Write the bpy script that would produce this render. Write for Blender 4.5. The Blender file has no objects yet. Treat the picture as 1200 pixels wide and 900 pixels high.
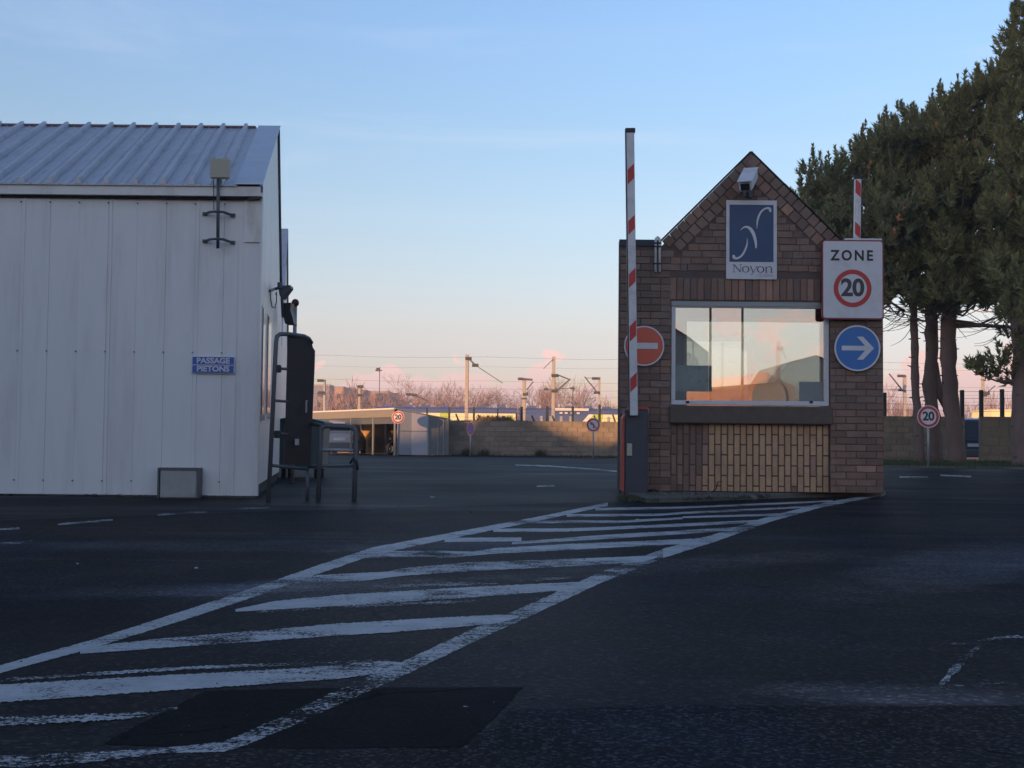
import bpy, math, random
import numpy as np
from mathutils import Vector, Matrix
R = math.radians
rnd = random.Random(7)
scene = bpy.context.scene
C = scene.collection

# ------------------------------------------------------------------ camera
FPX, HZ, CAMH = 1500.0, 518.0, 0.57
cam_d = bpy.data.cameras.new("camera"); cam = bpy.data.objects.new("camera", cam_d); C.objects.link(cam)
cam_d.sensor_width = 36; cam_d.lens = FPX / 1200 * 36; cam_d.clip_start = 0.05; cam_d.clip_end = 6000
PITCH = math.atan((HZ - 450) / FPX)
MC = Matrix.Rotation(R(90) + PITCH, 3, 'X') @ Matrix.Rotation(R(0.56), 3, 'Z')
CP = Vector((0, 0, CAMH))
cam.matrix_world = Matrix.Translation(CP) @ MC.to_4x4()
scene.camera = cam
def ray(px, py): return MC @ Vector(((px - 600) / FPX, -(py - 450) / FPX, -1))
def P(px, py, Y):
    d = ray(px, py); return CP + d * (Y / d.y)
def G(px, py, z=0.0):
    d = ray(px, py); return CP + d * ((z - CAMH) / d.z)

# ------------------------------------------------------------------ sun, sky, exposure
SUN_A, SUN_E = 40.0, 5.0            # degrees left of straight behind the viewer; height
sdir = Vector((-math.sin(R(SUN_A)) * math.cos(R(SUN_E)), -math.cos(R(SUN_A)) * math.cos(R(SUN_E)), math.sin(R(SUN_E))))
sl = bpy.data.lights.new("sun", 'SUN'); sl.energy = 3.9; sl.angle = R(0.5); sl.color = (1.0, 0.52, 0.23)
so = bpy.data.objects.new("sun", sl); C.objects.link(so)
so.rotation_euler = sdir.to_track_quat('Z', 'Y').to_euler(); so.location = (-20, -30, 40)
scene.view_settings.view_transform = 'Standard'; scene.view_settings.look = 'None'
scene.view_settings.exposure = 1.0; scene.view_settings.gamma = 1.0
scene.view_settings.use_curve_mapping = False
scene.cycles.max_bounces = 8; scene.cycles.transparent_max_bounces = 24
world = bpy.data.worlds.new("World"); scene.world = world; world.use_nodes = True

class NT:
    def __init__(s, tree): s.t = tree; s.n = tree.nodes; s.l = tree.links
    def new(s, kind, **kw):
        nd = s.n.new(kind)
        for k, v in kw.items():
            if k == 'i':
                for a, b in v.items(): s.set(nd, a, b)
            else: setattr(nd, k, v)
        return nd
    def set(s, nd, key, val):
        sock = nd.inputs[key]
        if isinstance(val, bpy.types.NodeSocket): s.l.new(val, sock)
        else: sock.default_value = val
    def math(s, op, a, b=0.0, c=None, clamp=False):
        nd = s.new('ShaderNodeMath', operation=op, use_clamp=clamp); s.set(nd, 0, a); s.set(nd, 1, b)
        if c is not None: s.set(nd, 2, c)
        return nd.outputs[0]
    def mix(s, f, a, b, mode='MIX'):
        nd = s.new('ShaderNodeMix', data_type='RGBA', blend_type=mode)
        s.set(nd, 0, f); s.set(nd, 6, a); s.set(nd, 7, b); return nd.outputs[2]
    def ramp(s, f, stops, interp='LINEAR'):
        nd = s.new('ShaderNodeValToRGB'); cr = nd.color_ramp; cr.interpolation = interp
        while len(cr.elements) < len(stops): cr.elements.new(0.5)
        for e, (p, c) in zip(cr.elements, stops): e.position = p; e.color = c if len(c) == 4 else (*c, 1)
        s.set(nd, 0, f); return nd.outputs[0]
    def noise(s, vec, scale, detail=4, rough=0.55, dist=0.0):
        nd = s.new('ShaderNodeTexNoise'); s.set(nd, 'Vector', vec); s.set(nd, 'Scale', scale)
        s.set(nd, 'Detail', detail); s.set(nd, 'Roughness', rough); s.set(nd, 'Distortion', dist); return nd.outputs[0]
    def sstep(s, x, a, b):
        nd = s.new('ShaderNodeMapRange', interpolation_type='SMOOTHSTEP')
        s.set(nd, 0, x); s.set(nd, 1, a); s.set(nd, 2, b); return nd.outputs[0]
def rgb(*c): return (c[0], c[1], c[2], 1)

def build_world():
    t = NT(world.node_tree); t.n.clear()
    out = t.new('ShaderNodeOutputWorld'); bg = t.new('ShaderNodeBackground')
    sky = t.new('ShaderNodeTexSky', sky_type='NISHITA', sun_disc=False)
    sky.sun_elevation = R(SUN_E); sky.sun_rotation = math.atan2(sdir.x, sdir.y)
    sky.altitude = 0; sky.air_density = 1.0; sky.dust_density = 0.6; sky.ozone_density = 1.6
    tc = t.new('ShaderNodeTexCoord'); sep = t.new('ShaderNodeSeparateXYZ'); t.set(sep, 0, tc.outputs['Generated'])
    z = sep.outputs[2]
    col = sky.outputs[0]
    # the air itself: pinkish belt low down opposite the sun, blue above (colour multiplies the sky texture)
    tint = t.ramp(t.math('MULTIPLY', z, 2.0, clamp=True), WT)
    col = t.mix(1.0, col, tint, 'MULTIPLY')
    k14 = t.new('ShaderNodeVectorMath', operation='SCALE'); t.set(k14, 0, col); t.set(k14, 'Scale', 1.4); col = k14.outputs[0]
    # cumulus heads low on the horizon, lit pink by the low sun
    mp = t.new('ShaderNodeMapping'); t.set(mp, 'Vector', tc.outputs['Generated']); t.set(mp, 'Scale', (1, 1, 1.5))
    n1 = t.noise(mp.outputs[0], 26.0, 6, 0.55); n2 = t.noise(mp.outputs[0], 3.1, 2, 0.5)
    dens = t.math('ADD', t.math('MULTIPLY', n1, 0.75), t.math('MULTIPLY', n2, 0.5))
    for (bx_, w_, ht) in ((-.085, .055, .052), (-.042, .05, .056), (.305, .05, .086), (.36, .04, .066), (-.14, .03, .045)):
        gx_ = t.math('DIVIDE', t.math('SUBTRACT', sep.outputs[0], bx_), w_); gz_ = t.math('DIVIDE', z, ht)
        rr2 = t.math('ADD', t.math('MULTIPLY', gx_, gx_), t.math('MULTIPLY', gz_, gz_)); up = t.sstep(rr2, 1.5, .3)
        dens = t.math('ADD', dens, t.math('MULTIPLY', t.math('MULTIPLY', up, t.sstep(sep.outputs[1], 0.0, 0.2)), 0.17))
    lim = t.math('ADD', 0.58, t.math('MULTIPLY', z, 1.6))
    cl = t.sstep(t.math('SUBTRACT', dens, lim), 0.0, 0.035)
    cl = t.math('MULTIPLY', cl, t.sstep(z, 0.13, 0.07))
    shade = t.ramp(t.sstep(z, 0.0, 0.09), [(0, (3.6, 2.75, 2.9)), (1, (6.6, 4.5, 3.8))])
    col = t.mix(t.math('MULTIPLY', cl, 0.92), col, t.mix(1.0, shade, CLOUD, 'MULTIPLY'))
    # thin high cirrus streaks
    mp2 = t.new('ShaderNodeMapping'); t.set(mp2, 'Vector', tc.outputs['Generated']); t.set(mp2, 'Scale', (1.2, 1.0, 9.0)); t.set(mp2, 'Rotation', (0, R(7), 0))
    n3 = t.noise(mp2.outputs[0], 1.9, 6, 0.6, 0.6)
    ci = t.math('MULTIPLY', t.sstep(n3, 0.5, 0.78), t.sstep(z, 0.02, 0.2))
    col = t.mix(t.math('MULTIPLY', ci, 0.32), col, CIRRUS)
    t.set(bg, 'Color', col); t.set(bg, 'Strength', WSTR); t.l.new(bg.outputs[0], out.inputs[0])
_wt = [(0.0, (.86, .72, 1.42)), (.12, (.93, .83, 1.36)), (.183, (1.06, .90, 1.20)), (.262, (1.06, .96, 1.18)), (.352, (1.05, 1.0, 1.19)), (.476, (1.0, 1.03, 1.24)), (.64, (1.02, 1.1, 1.39)), (1.0, (1.0, 1.05, 1.33))]
WT = [(p, tuple(q/1.4 for q in c)) for p, c in _wt]; CLOUD = rgb(.66, .64, .66); CIRRUS = rgb(2.6, 2.9, 3.5); WSTR = 0.15
build_world()

# ------------------------------------------------------------------ mesh helpers
ORG = {}
def pl(root): return ORG.get(root.name, Vector((0, 0, 0))) if root else Vector((0, 0, 0))
class MB:
    def __init__(s, M=None): s.v = []; s.f = []; s.M = M
    def add(s, vs, fs):
        o = len(s.v)
        if s.M is not None: vs = [s.M @ Vector(v) for v in vs]
        s.v.extend(tuple(v) for v in vs); s.f.extend(tuple(i + o for i in f) for f in fs); return s
    def box(s, a, b, bev=0.0):
        x0, y0, z0 = [min(a[i], b[i]) for i in range(3)]; x1, y1, z1 = [max(a[i], b[i]) for i in range(3)]
        if bev <= 0:
            return s.add([(x0,y0,z0),(x1,y0,z0),(x1,y1,z0),(x0,y1,z0),(x0,y0,z1),(x1,y0,z1),(x1,y1,z1),(x0,y1,z1)],
                         [(0,3,2,1),(4,5,6,7),(0,1,5,4),(1,2,6,5),(2,3,7,6),(3,0,4,7)])
        # chamfered box: 24 corners
        e = bev; vs = []; X = (x0, x1); Y = (y0, y1); Z = (z0, z1); S = (1, -1); idx = {}
        for i in (0, 1):
            for j in (0, 1):
                for k in (0, 1):
                    for ax in range(3):
                        p = [X[i] + e*S[i], Y[j] + e*S[j], Z[k] + e*S[k]]; p[ax] = (X[i], Y[j], Z[k])[ax]
                        idx[(i,j,k,ax)] = len(vs); vs.append(p)
        fs = []
        for q in (0, 1):
            fs.append([idx[(q,0,0,0)], idx[(q,1,0,0)], idx[(q,1,1,0)], idx[(q,0,1,0)]][::(-1 if q == 0 else 1)])
            fs.append([idx[(0,q,0,1)], idx[(1,q,0,1)], idx[(1,q,1,1)], idx[(0,q,1,1)]][::(1 if q == 0 else -1)])
            fs.append([idx[(0,0,q,2)], idx[(1,0,q,2)], idx[(1,1,q,2)], idx[(0,1,q,2)]][::(-1 if q == 0 else 1)])
        for a_ in (0, 1):
            for b_ in (0, 1):
                fs.append([idx[(0,a_,b_,1)], idx[(1,a_,b_,1)], idx[(1,a_,b_,2)], idx[(0,a_,b_,2)]])
                fs.append([idx[(a_,0,b_,0)], idx[(a_,1,b_,0)], idx[(a_,1,b_,2)], idx[(a_,0,b_,2)]])
                fs.append([idx[(a_,b_,0,0)], idx[(a_,b_,1,0)], idx[(a_,b_,1,1)], idx[(a_,b_,0,1)]])
        for i in (0, 1):
            for j in (0, 1):
                for k in (0, 1): fs.append([idx[(i,j,k,0)], idx[(i,j,k,1)], idx[(i,j,k,2)]])
        return s.add(vs, fs)
    def tube(s, pts, r, n=8, cap=True):
        pts = [Vector(p) for p in pts]; rs = r if isinstance(r, (list, tuple)) else [r] * len(pts)
        vs = []; fs = []; ref = None
        for i, p in enumerate(pts):
            t = (pts[min(i+1, len(pts)-1)] - pts[max(i-1, 0)])
            t = t.normalized() if t.length > 1e-9 else Vector((0, 0, 1))
            if ref is None: ref = Vector((1, 0, 0)) if abs(t.x) < 0.9 else Vector((0, 1, 0))
            u = (ref - t * ref.dot(t)).normalized(); w = t.cross(u); ref = u
            for k in range(n):
                a = 2*math.pi*k/n + (math.pi/4 if n == 4 else 0); vs.append(p + (u*math.cos(a) + w*math.sin(a))*rs[i])
        for i in range(len(pts)-1):
            for k in range(n):
                k2 = (k+1) % n; fs.append((i*n+k, i*n+k2, (i+1)*n+k2, (i+1)*n+k))
        if cap: fs.append(tuple(range(n-1, -1, -1))); fs.append(tuple((len(pts)-1)*n + k for k in range(n)))
        return s.add(vs, fs)
    def prism(s, poly, z0, z1):      # polygon in local xy, extruded along local z
        n = len(poly); vs = [(x, y, z0) for x, y in poly] + [(x, y, z1) for x, y in poly]
        return s.add(vs, [tuple(range(n-1, -1, -1)), tuple(range(n, 2*n))] + [(i, (i+1) % n, n+(i+1) % n, n+i) for i in range(n)])
    def ring(s, cx, cy, r0, r1, z0, z1, n=48):
        vs = []
        for r, z in ((r0, z0), (r1, z0), (r1, z1), (r0, z1)):
            vs += [(cx + r*math.cos(2*math.pi*k/n), cy + r*math.sin(2*math.pi*k/n), z) for k in range(n)]
        fs = []
        for q in range(4):
            q2 = (q+1) % 4
            for k in range(n): fs.append((q*n+k, q*n+(k+1) % n, q2*n+(k+1) % n, q2*n+k))
        return s.add(vs, fs)
    def disc(s, cx, cy, r, z0, z1, n=48): return s.prism([(cx + r*math.cos(2*math.pi*k/n), cy + r*math.sin(2*math.pi*k/n)) for k in range(n)], z0, z1)
    def quad(s, a, b, c, d): return s.add([a, b, c, d], [(0, 1, 2, 3)])
    def build(s, name, mat, parent=None, smooth=False, flip=False):
        o0 = pl(parent)
        if parent is None:
            a = np.array(s.v); o0 = Vector(((a[:,0].min()+a[:,0].max())/2, (a[:,1].min()+a[:,1].max())/2, a[:,2].min()))
        me = bpy.data.meshes.new(name)
        me.from_pydata([(v[0]-o0.x, v[1]-o0.y, v[2]-o0.z) for v in s.v], [], s.f)
        me.materials.append(mat)
        if smooth: me.polygons.foreach_set('use_smooth', [True]*len(me.polygons))
        me.update()
        o = bpy.data.objects.new(name, me); C.objects.link(o)
        if parent: o.parent = parent; ORG[o.name] = o0
        else: o.location = o0; ORG[o.name] = o0
        return o
def fixn(o):
    import bmesh
    bm = bmesh.new(); bm.from_mesh(o.data); bmesh.ops.recalc_face_normals(bm, faces=bm.faces); bm.to_mesh(o.data); bm.free(); return o
def tag(o, label=None, cat=None, group=None, kind=None):
    if label: o['label'] = label
    if cat: o['category'] = cat
    if group: o['group'] = group
    if kind: o['kind'] = kind
    return o
def thing(name, loc, label, cat, group=None):
    o = bpy.data.objects.new(name, None); o.empty_display_size = 0.2; C.objects.link(o); o.location = loc
    ORG[o.name] = Vector(loc); return tag(o, label, cat, group)
def copy_thing(src, loc, label=None):
    def rec(o, parent):
        c = o.copy(); C.objects.link(c)
        if parent: c.parent = parent
        for ch in KIDS.get(o.name, [k for k in o.children]): rec(ch, c)
        return c
    c = rec(src, None); c.location = loc
    if label: c['label'] = label
    return c
KIDS = {}
def frame(o, r, u):
    r = Vector(r).normalized(); u = Vector(u).normalized(); n = r.cross(u)
    M = Matrix((r, u, n)).transposed().to_4x4(); M.translation = Vector(o); return M
def place(mesh, name, parent, loc, scale=None, rot=None):
    o = bpy.data.objects.new(name, mesh); C.objects.link(o); o.parent = parent; o.location = loc
    if scale: o.scale = scale
    if rot: o.rotation_euler = rot
    return o
def text_mesh(body, size, M, name, mat, parent, offset=0.0, spacing=1.0, z=0.0, depth=0.0012, wscale=1.0, align='CENTER'):
    cu = bpy.data.curves.new(name, 'FONT'); cu.body = body; cu.size = size; cu.align_x = align; cu.align_y = 'CENTER'
    cu.offset = offset; cu.space_character = spacing; cu.extrude = depth; cu.resolution_u = 4
    tmp = bpy.data.objects.new(name, cu); C.objects.link(tmp)
    dg = bpy.context.evaluated_depsgraph_get(); dg.update()
    me = bpy.data.meshes.new_from_object(tmp.evaluated_get(dg)); bpy.data.objects.remove(tmp)
    o0 = pl(parent)
    for v in me.vertices:
        p = M @ Vector((v.co.x*wscale, v.co.y, v.co.z + z)); v.co = p - o0
    me.materials.clear(); me.materials.append(mat)
    o = bpy.data.objects.new(name, me); C.objects.link(o); o.parent = parent; ORG[o.name] = o0
    return o

# ------------------------------------------------------------------ materials
MATS = {}
def leafy(m, f):
    t = NT(m.node_tree); out = [n for n in t.n if n.type == 'OUTPUT_MATERIAL'][0]; p = [n for n in t.n if n.type == 'BSDF_PRINCIPLED'][0]
    tr = t.new('ShaderNodeBsdfTranslucent'); t.l.new(p.inputs['Base Color'].links[0].from_socket, tr.inputs['Color'])
    mx = t.new('ShaderNodeMixShader'); t.set(mx, 0, f); t.l.new(p.outputs[0], mx.inputs[1]); t.l.new(tr.outputs[0], mx.inputs[2]); t.l.new(mx.outputs[0], out.inputs[0])
def mat(name, col, rough=0.6, metal=0.0, var=0.12, vscale=6.0, bump=0.0, bscale=60.0, dirt=None, dirt_amt=0.0, dirt_scale=2.0, spec=0.5, stretch=(1,1,1), rand=0.0, emit=None):
    m = bpy.data.materials.new(name); m.use_nodes = True; t = NT(m.node_tree); t.n.clear()
    out = t.new('ShaderNodeOutputMaterial'); p = t.new('ShaderNodeBsdfPrincipled'); t.l.new(p.outputs[0], out.inputs[0])
    tc = t.new('ShaderNodeTexCoord'); ge = t.new('ShaderNodeNewGeometry')
    mp = t.new('ShaderNodeMapping'); t.set(mp, 'Vector', ge.outputs['Position']); t.set(mp, 'Scale', stretch); vec = mp.outputs[0]
    c = rgb(*col)
    n = t.noise(vec, vscale, 6, 0.6)
    k = t.math('ADD', 1.0 - var, t.math('MULTIPLY', n, 2*var))
    cc = t.new('ShaderNodeVectorMath', operation='SCALE'); t.set(cc, 0, c[:3]); t.set(cc, 'Scale', k); cur = cc.outputs[0]
    if rand > 0:
        oi = t.new('ShaderNodeObjectInfo')
        q = t.math('FRACT', t.math('ADD', t.math('MULTIPLY', oi.outputs['Random'], 7.31), t.math('MULTIPLY', ge.outputs['Random Per Island'], 3.77)))
        k2 = t.math('ADD', 1.0 - rand, t.math('MULTIPLY', q, 2*rand))
        c2 = t.new('ShaderNodeVectorMath', operation='SCALE'); t.set(c2, 0, cur); t.set(c2, 'Scale', k2); cur = c2.outputs[0]
    if dirt is not None:
        nd = t.noise(vec, dirt_scale, 7, 0.68, 0.3)
        f = t.math('MULTIPLY', t.sstep(nd, 0.45, 0.75), dirt_amt); cur = t.mix(f, cur, rgb(*dirt))
    t.set(p, 'Base Color', cur); t.set(p, 'Metallic', metal)
    rn = t.noise(vec, vscale*3, 3, 0.5)
    t.set(p, 'Roughness', t.math('ADD', rough - 0.08, t.math('MULTIPLY', rn, 0.16))); t.set(p, 'Specular IOR Level', spec)
    if bump > 0:
        b = t.new('ShaderNodeBump'); t.set(b, 'Strength', min(1.0, bump)); t.set(b, 'Distance', 0.01)
        t.set(b, 'Height', t.noise(vec, bscale, 5, 0.65)); t.l.new(b.outputs[0], p.inputs['Normal'])
    if emit: t.set(p, 'Emission Color', rgb(*emit[0])); t.set(p, 'Emission Strength', emit[1])
    MATS[name] = m; return m

def asphalt_mat(name, base, lo=0.55, hi=1.45, agg=0.5, aggs=90.0, rough=0.62, blue=1.08, tracks=0.0, gloss=0.3, stains=()):
    m = bpy.data.materials.new(name); m.use_nodes = True; t = NT(m.node_tree); t.n.clear()
    out = t.new('ShaderNodeOutputMaterial'); p = t.new('ShaderNodeBsdfPrincipled'); t.l.new(p.outputs[0], out.inputs[0])
    ge = t.new('ShaderNodeNewGeometry'); pos = ge.outputs['Position']
    big = t.noise(pos, 0.35, 6, 0.62, 0.5); mid = t.noise(pos, 2.3, 7, 0.7, 0.2); fine = t.noise(pos, aggs*1.7, 3, 0.7)
    vo = t.new('ShaderNodeTexVoronoi'); t.set(vo, 'Vector', pos); t.set(vo, 'Scale', aggs)
    vc = t.new('ShaderNodeSeparateColor'); t.set(vc, 0, vo.outputs['Color'])
    k = t.math('ADD', lo, t.math('MULTIPLY', big, hi - lo))
    k = t.math('MULTIPLY', k, t.math('ADD', 0.35, t.math('MULTIPLY', mid, 1.3)))
    st = t.math('MULTIPLY', t.math('POWER', vc.outputs[0], 5.0), agg*2.2)
    k = t.math('ADD', t.math('MULTIPLY', k, t.math('ADD', 1.0 - agg*0.5, t.math('MULTIPLY', fine, agg))), st)
    # worn, stretched streaks where tyres turn
    mp = t.new('ShaderNodeMapping'); t.set(mp, 'Vector', pos); t.set(mp, 'Scale', (0.16, 0.9, 1)); t.set(mp, 'Rotation', (0, 0, R(-14)))
    tr = t.sstep(t.noise(mp.outputs[0], 1.3, 6, 0.6, 0.8), 0.5, 0.72)
    k = t.math('MULTIPLY', k, t.math('ADD', 1.0, t.math('MULTIPLY', tr, tracks)))
    # dusty, worn patches of their own shape
    for (sx, sy, rx, ry, an, gain) in stains:
        mq = t.new('ShaderNodeMapping', vector_type='TEXTURE'); t.set(mq, 'Vector', pos); t.set(mq, 'Location', (sx, sy, 0)); t.set(mq, 'Rotation', (0, 0, an)); t.set(mq, 'Scale', (rx, ry, 1))
        ln = t.new('ShaderNodeVectorMath', operation='LENGTH'); t.set(ln, 0, mq.outputs[0])
        dd = t.math('ADD', ln.outputs['Value'], t.math('MULTIPLY', t.math('SUBTRACT', t.noise(pos, 3.0, 6, 0.7), 0.5), 1.3))
        k = t.math('MULTIPLY', k, t.math('ADD', 1.0, t.math('MULTIPLY', t.sstep(dd, 1.0, 0.35), gain)))
    # fine cracks
    v2 = t.new('ShaderNodeTexVoronoi', feature='DISTANCE_TO_EDGE'); 
    dv = t.new('ShaderNodeVectorMath', operation='ADD'); nz = t.new('ShaderNodeTexNoise'); t.set(nz, 'Vector', pos); t.set(nz, 'Scale', 1.6); t.set(nz, 'Detail', 6.0)
    sc = t.new('ShaderNodeVectorMath', operation='SCALE'); t.set(sc, 0, nz.outputs['Color']); t.set(sc, 'Scale', 1.1)
    t.set(dv, 0, pos); t.set(dv, 1, sc.outputs[0]); t.set(v2, 'Vector', dv.outputs[0]); t.set(v2, 'Scale', 0.55)
    cr = t.math('MULTIPLY', t.sstep(v2.outputs['Distance'], 0.011, 0.0), t.sstep(mid, 0.45, 0.6))
    k = t.math('MULTIPLY', k, t.math('SUBTRACT', 1.0, t.math('MULTIPLY', cr, 0.75)))
    c = t.new('ShaderNodeVectorMath', operation='SCALE'); t.set(c, 0, t.mix(t.sstep(t.noise(pos, 0.55, 5, 0.6), 0.42, 0.62), rgb(base*1.12, base*0.97, base*0.95), rgb(base*0.9, base*0.98, base*1.22))); t.set(c, 'Scale', k)
    t.set(p, 'Base Color', c.outputs[0])
    t.set(p, 'Roughness', t.math('SUBTRACT', rough + 0.1, t.math('MULTIPLY', big, 0.22)))
    t.set(p, 'Specular IOR Level', 0.13); t.set(p, 'Specular Tint', rgb(1.0, .93, .86))
    b = t.new('ShaderNodeBump'); t.set(b, 'Strength', 0.45); t.set(b, 'Distance', 0.003)
    t.set(b, 'Height', t.math('ADD', t.math('MULTIPLY', vo.outputs['Distance'], 0.9), t.math('MULTIPLY', fine, 0.8)))
    t.l.new(b.outputs[0], p.inputs['Normal'])
    df = t.new('ShaderNodeBsdfDiffuse'); t.set(df, 'Color', c.outputs[0]); t.l.new(b.outputs[0], df.inputs['Normal'])
    mx = t.new('ShaderNodeMixShader'); t.set(mx, 0, gloss); t.l.new(df.outputs[0], mx.inputs[1]); t.l.new(p.outputs[0], mx.inputs[2]); t.l.new(mx.outputs[0], out.inputs[0])
    return m

def paint_mat(name, wear, col=(0.62, 0.64, 0.66), under=0.04, seed=0.0):
    m = bpy.data.materials.new(name); m.use_nodes = True; t = NT(m.node_tree); t.n.clear()
    out = t.new('ShaderNodeOutputMaterial'); p = t.new('ShaderNodeBsdfPrincipled')
    ge = t.new('ShaderNodeNewGeometry'); mp = t.new('ShaderNodeMapping'); t.set(mp, 'Vector', ge.outputs['Position']); t.set(mp, 'Location', (seed, seed*1.7, 0)); pos = mp.outputs[0]
    a = t.noise(pos, 85.0, 6, 0.8); b_ = t.noise(pos, 4.5, 5, 0.6); ln = t.new('ShaderNodeMapping'); t.set(ln, 'Vector', pos); t.set(ln, 'Scale', (0.35, 2.2, 1))
    c_ = t.noise(ln.outputs[0], 14.0, 5, 0.7)
    s = t.math('ADD', t.math('MULTIPLY', a, 0.5), t.math('ADD', t.math('MULTIPLY', b_, 0.3), t.math('MULTIPLY', c_, 0.2)))
    s = t.math('ADD', s, t.math('MULTIPLY', t.math('SUBTRACT', t.noise(pos, 0.9, 3, 0.5), 0.5), 0.35))
    hole = t.sstep(s, wear - 0.02, wear + 0.045)        # 1 = paint is there
    g = t.math('ADD', 0.25, t.math('MULTIPLY', t.noise(pos, 6.0, 8, 0.8), 1.35))
    g = t.math('MULTIPLY', g, 0.58)
    sc = t.new('ShaderNodeVectorMath', operation='SCALE'); t.set(sc, 0, col); t.set(sc, 'Scale', g)
    t.set(p, 'Base Color', sc.outputs[0]); t.set(p, 'Roughness', 0.6); t.set(p, 'Specular IOR Level', 0.35)
    bm = t.new('ShaderNodeBump'); t.set(bm, 'Strength', 0.5); t.set(bm, 'Distance', 0.004); t.set(bm, 'Height', a); t.l.new(bm.outputs[0], p.inputs['Normal'])
    tr = t.new('ShaderNodeBsdfTransparent'); mx = t.new('ShaderNodeMixShader'); t.set(mx, 0, hole)
    t.l.new(tr.outputs[0], mx.inputs[1]); t.l.new(p.outputs[0], mx.inputs[2]); t.l.new(mx.outputs[0], out.inputs[0]); return m

def glass_mat(name, tint=(0.93, 0.96, 0.93), base=0.24):
    m = bpy.data.materials.new(name); m.use_nodes = True; t = NT(m.node_tree); t.n.clear()
    out = t.new('ShaderNodeOutputMaterial'); tr = t.new('ShaderNodeBsdfTransparent'); gl = t.new('ShaderNodeBsdfGlossy')
    t.set(tr, 'Color', rgb(*tint)); t.set(gl, 'Roughness', 0.0); t.set(gl, 'Color', rgb(1, 1, 1))
    fr = t.new('ShaderNodeFresnel'); t.set(fr, 'IOR', 1.5)
    f = t.math('ADD', t.math('MULTIPLY', fr.outputs[0], 1.7), base, clamp=True)
    mx = t.new('ShaderNodeMixShader'); t.set(mx, 0, f); t.l.new(tr.outputs[0], mx.inputs[1]); t.l.new(gl.outputs[0], mx.inputs[2]); t.l.new(mx.outputs[0], out.inputs[0]); return m

def _st(px, py, rx, ry, an, g): q = G(px, py); return (q.x, q.y, rx, ry, an, g)
ST = [_st(1035, 812, .42, .16, 0.0, 1.8), _st(820, 660, .35, 1.6, -.9, 1.1), _st(420, 690, .9, .5, .5, 1.6), _st(230, 640, 1.3, .5, 0, 1.1), _st(1130, 660, .5, 2.2, -.55, 1.8), _st(560, 640, 1.0, .6, .4, 1.4), _st(250, 690, .9, .25, .5, 1.2), _st(60, 720, .5, .8, .3, -.4)]
M_asph = asphalt_mat("asphalt_old", 0.0140, lo=0.05, hi=2.1, agg=0.95, tracks=1.2, gloss=0.30, rough=0.5, stains=ST)
M_asph_far = asphalt_mat("asphalt_yard", 0.0150, lo=0.05, hi=2.1, tracks=2.4, rough=0.5, gloss=0.42)
M_patch = asphalt_mat("asphalt_fresh_patch", 0.0115, lo=0.85, hi=1.15, agg=0.25, aggs=120, rough=0.7)
M_coarse = asphalt_mat("asphalt_coarse_aggregate", 0.020, lo=0.75, hi=1.25, agg=1.3, aggs=130, rough=0.7, gloss=.25)
M_dust = asphalt_mat("asphalt_dusty", 0.06, agg=0.4, rough=0.6, blue=1.15)
M_paint = paint_mat("road_paint", 0.445); M_paint2 = paint_mat("road_paint_worn", 0.475, seed=4.0); M_paint3 = paint_mat("road_paint_very_worn", 0.53, seed=9.0)
M_field = mat("field_earth", (0.10, 0.085, 0.05), 0.9, var=0.4, vscale=0.4, bump=0.4, bscale=3)
M_verge = mat("verge_soil", (0.05, 0.05, 0.03), 0.95, var=0.4, vscale=3, bump=0.6, bscale=20)
M_clad = mat("white_cladding", (0.76, 0.76, 0.745), 0.42, var=0.04, vscale=1.2, dirt=(0.52, 0.51, 0.48), dirt_amt=0.5, dirt_scale=1.6, stretch=(3.0, 3.0, 0.35), bump=0.04, bscale=12)
M_fascia = mat("cream_fascia", (0.78, 0.77, 0.73), 0.5, var=0.06, vscale=2, dirt=(0.35, 0.27, 0.2), dirt_amt=0.5, dirt_scale=3.0, stretch=(1, 1, 0.4))
M_roof = mat("galvanised_roof", (0.50, 0.51, 0.55), 0.5, metal=0.3, var=0.12, vscale=2.0, dirt=(0.30, 0.29, 0.33), dirt_amt=0.6, dirt_scale=5, stretch=(3, 0.5, 0.5), bump=0.05, bscale=18)
M_flash = mat("roof_flashing", (0.48, 0.50, 0.55), 0.35, metal=0.5, var=0.08, vscale=3, dirt=(0.3, 0.28, 0.3), dirt_amt=0.4)
M_ridge = mat("rusty_ridge", (0.22, 0.13, 0.13), 0.8, var=0.2)
M_black = mat("black_plastic", (0.012, 0.012, 0.014), 0.5, var=0.2)
M_dark = mat("dark_gap", (0.02, 0.02, 0.022), 0.9)
M_greymetal = mat("grey_painted_steel", (0.10, 0.11, 0.12), 0.5, metal=0.2, var=0.15, vscale=9)
M_shadegrey = mat('shaded_frame_grey', (0.30, 0.32, 0.33), 0.5, metal=0.1, var=0.1)  # grey carries the shadow on the window's top bar
M_galv = mat("galvanised_post", (0.33, 0.34, 0.35), 0.5, metal=0.4, var=0.12, vscale=9)
M_beige = mat("beige_plastic", (0.42, 0.40, 0.31), 0.5, var=0.06)
M_mortar = mat("mortar_dark", (0.12, 0.09, 0.08), 0.95, var=0.25, vscale=8, bump=0.5, bscale=80)
M_brick = mat("brown_brick", (0.215, 0.15, 0.118), 0.85, var=0.3, vscale=9, bump=0.8, bscale=70, rand=0.22, dirt=(0.13, 0.11, 0.10), dirt_amt=0.55, dirt_scale=3.5)
M_brick_red = mat("red_brown_brick", (0.245, 0.15, 0.11), 0.85, var=0.22, vscale=9, bump=0.6, bscale=70, rand=0.25, dirt=(0.09, 0.075, 0.07), dirt_amt=0.5, dirt_scale=3.5)
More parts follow.
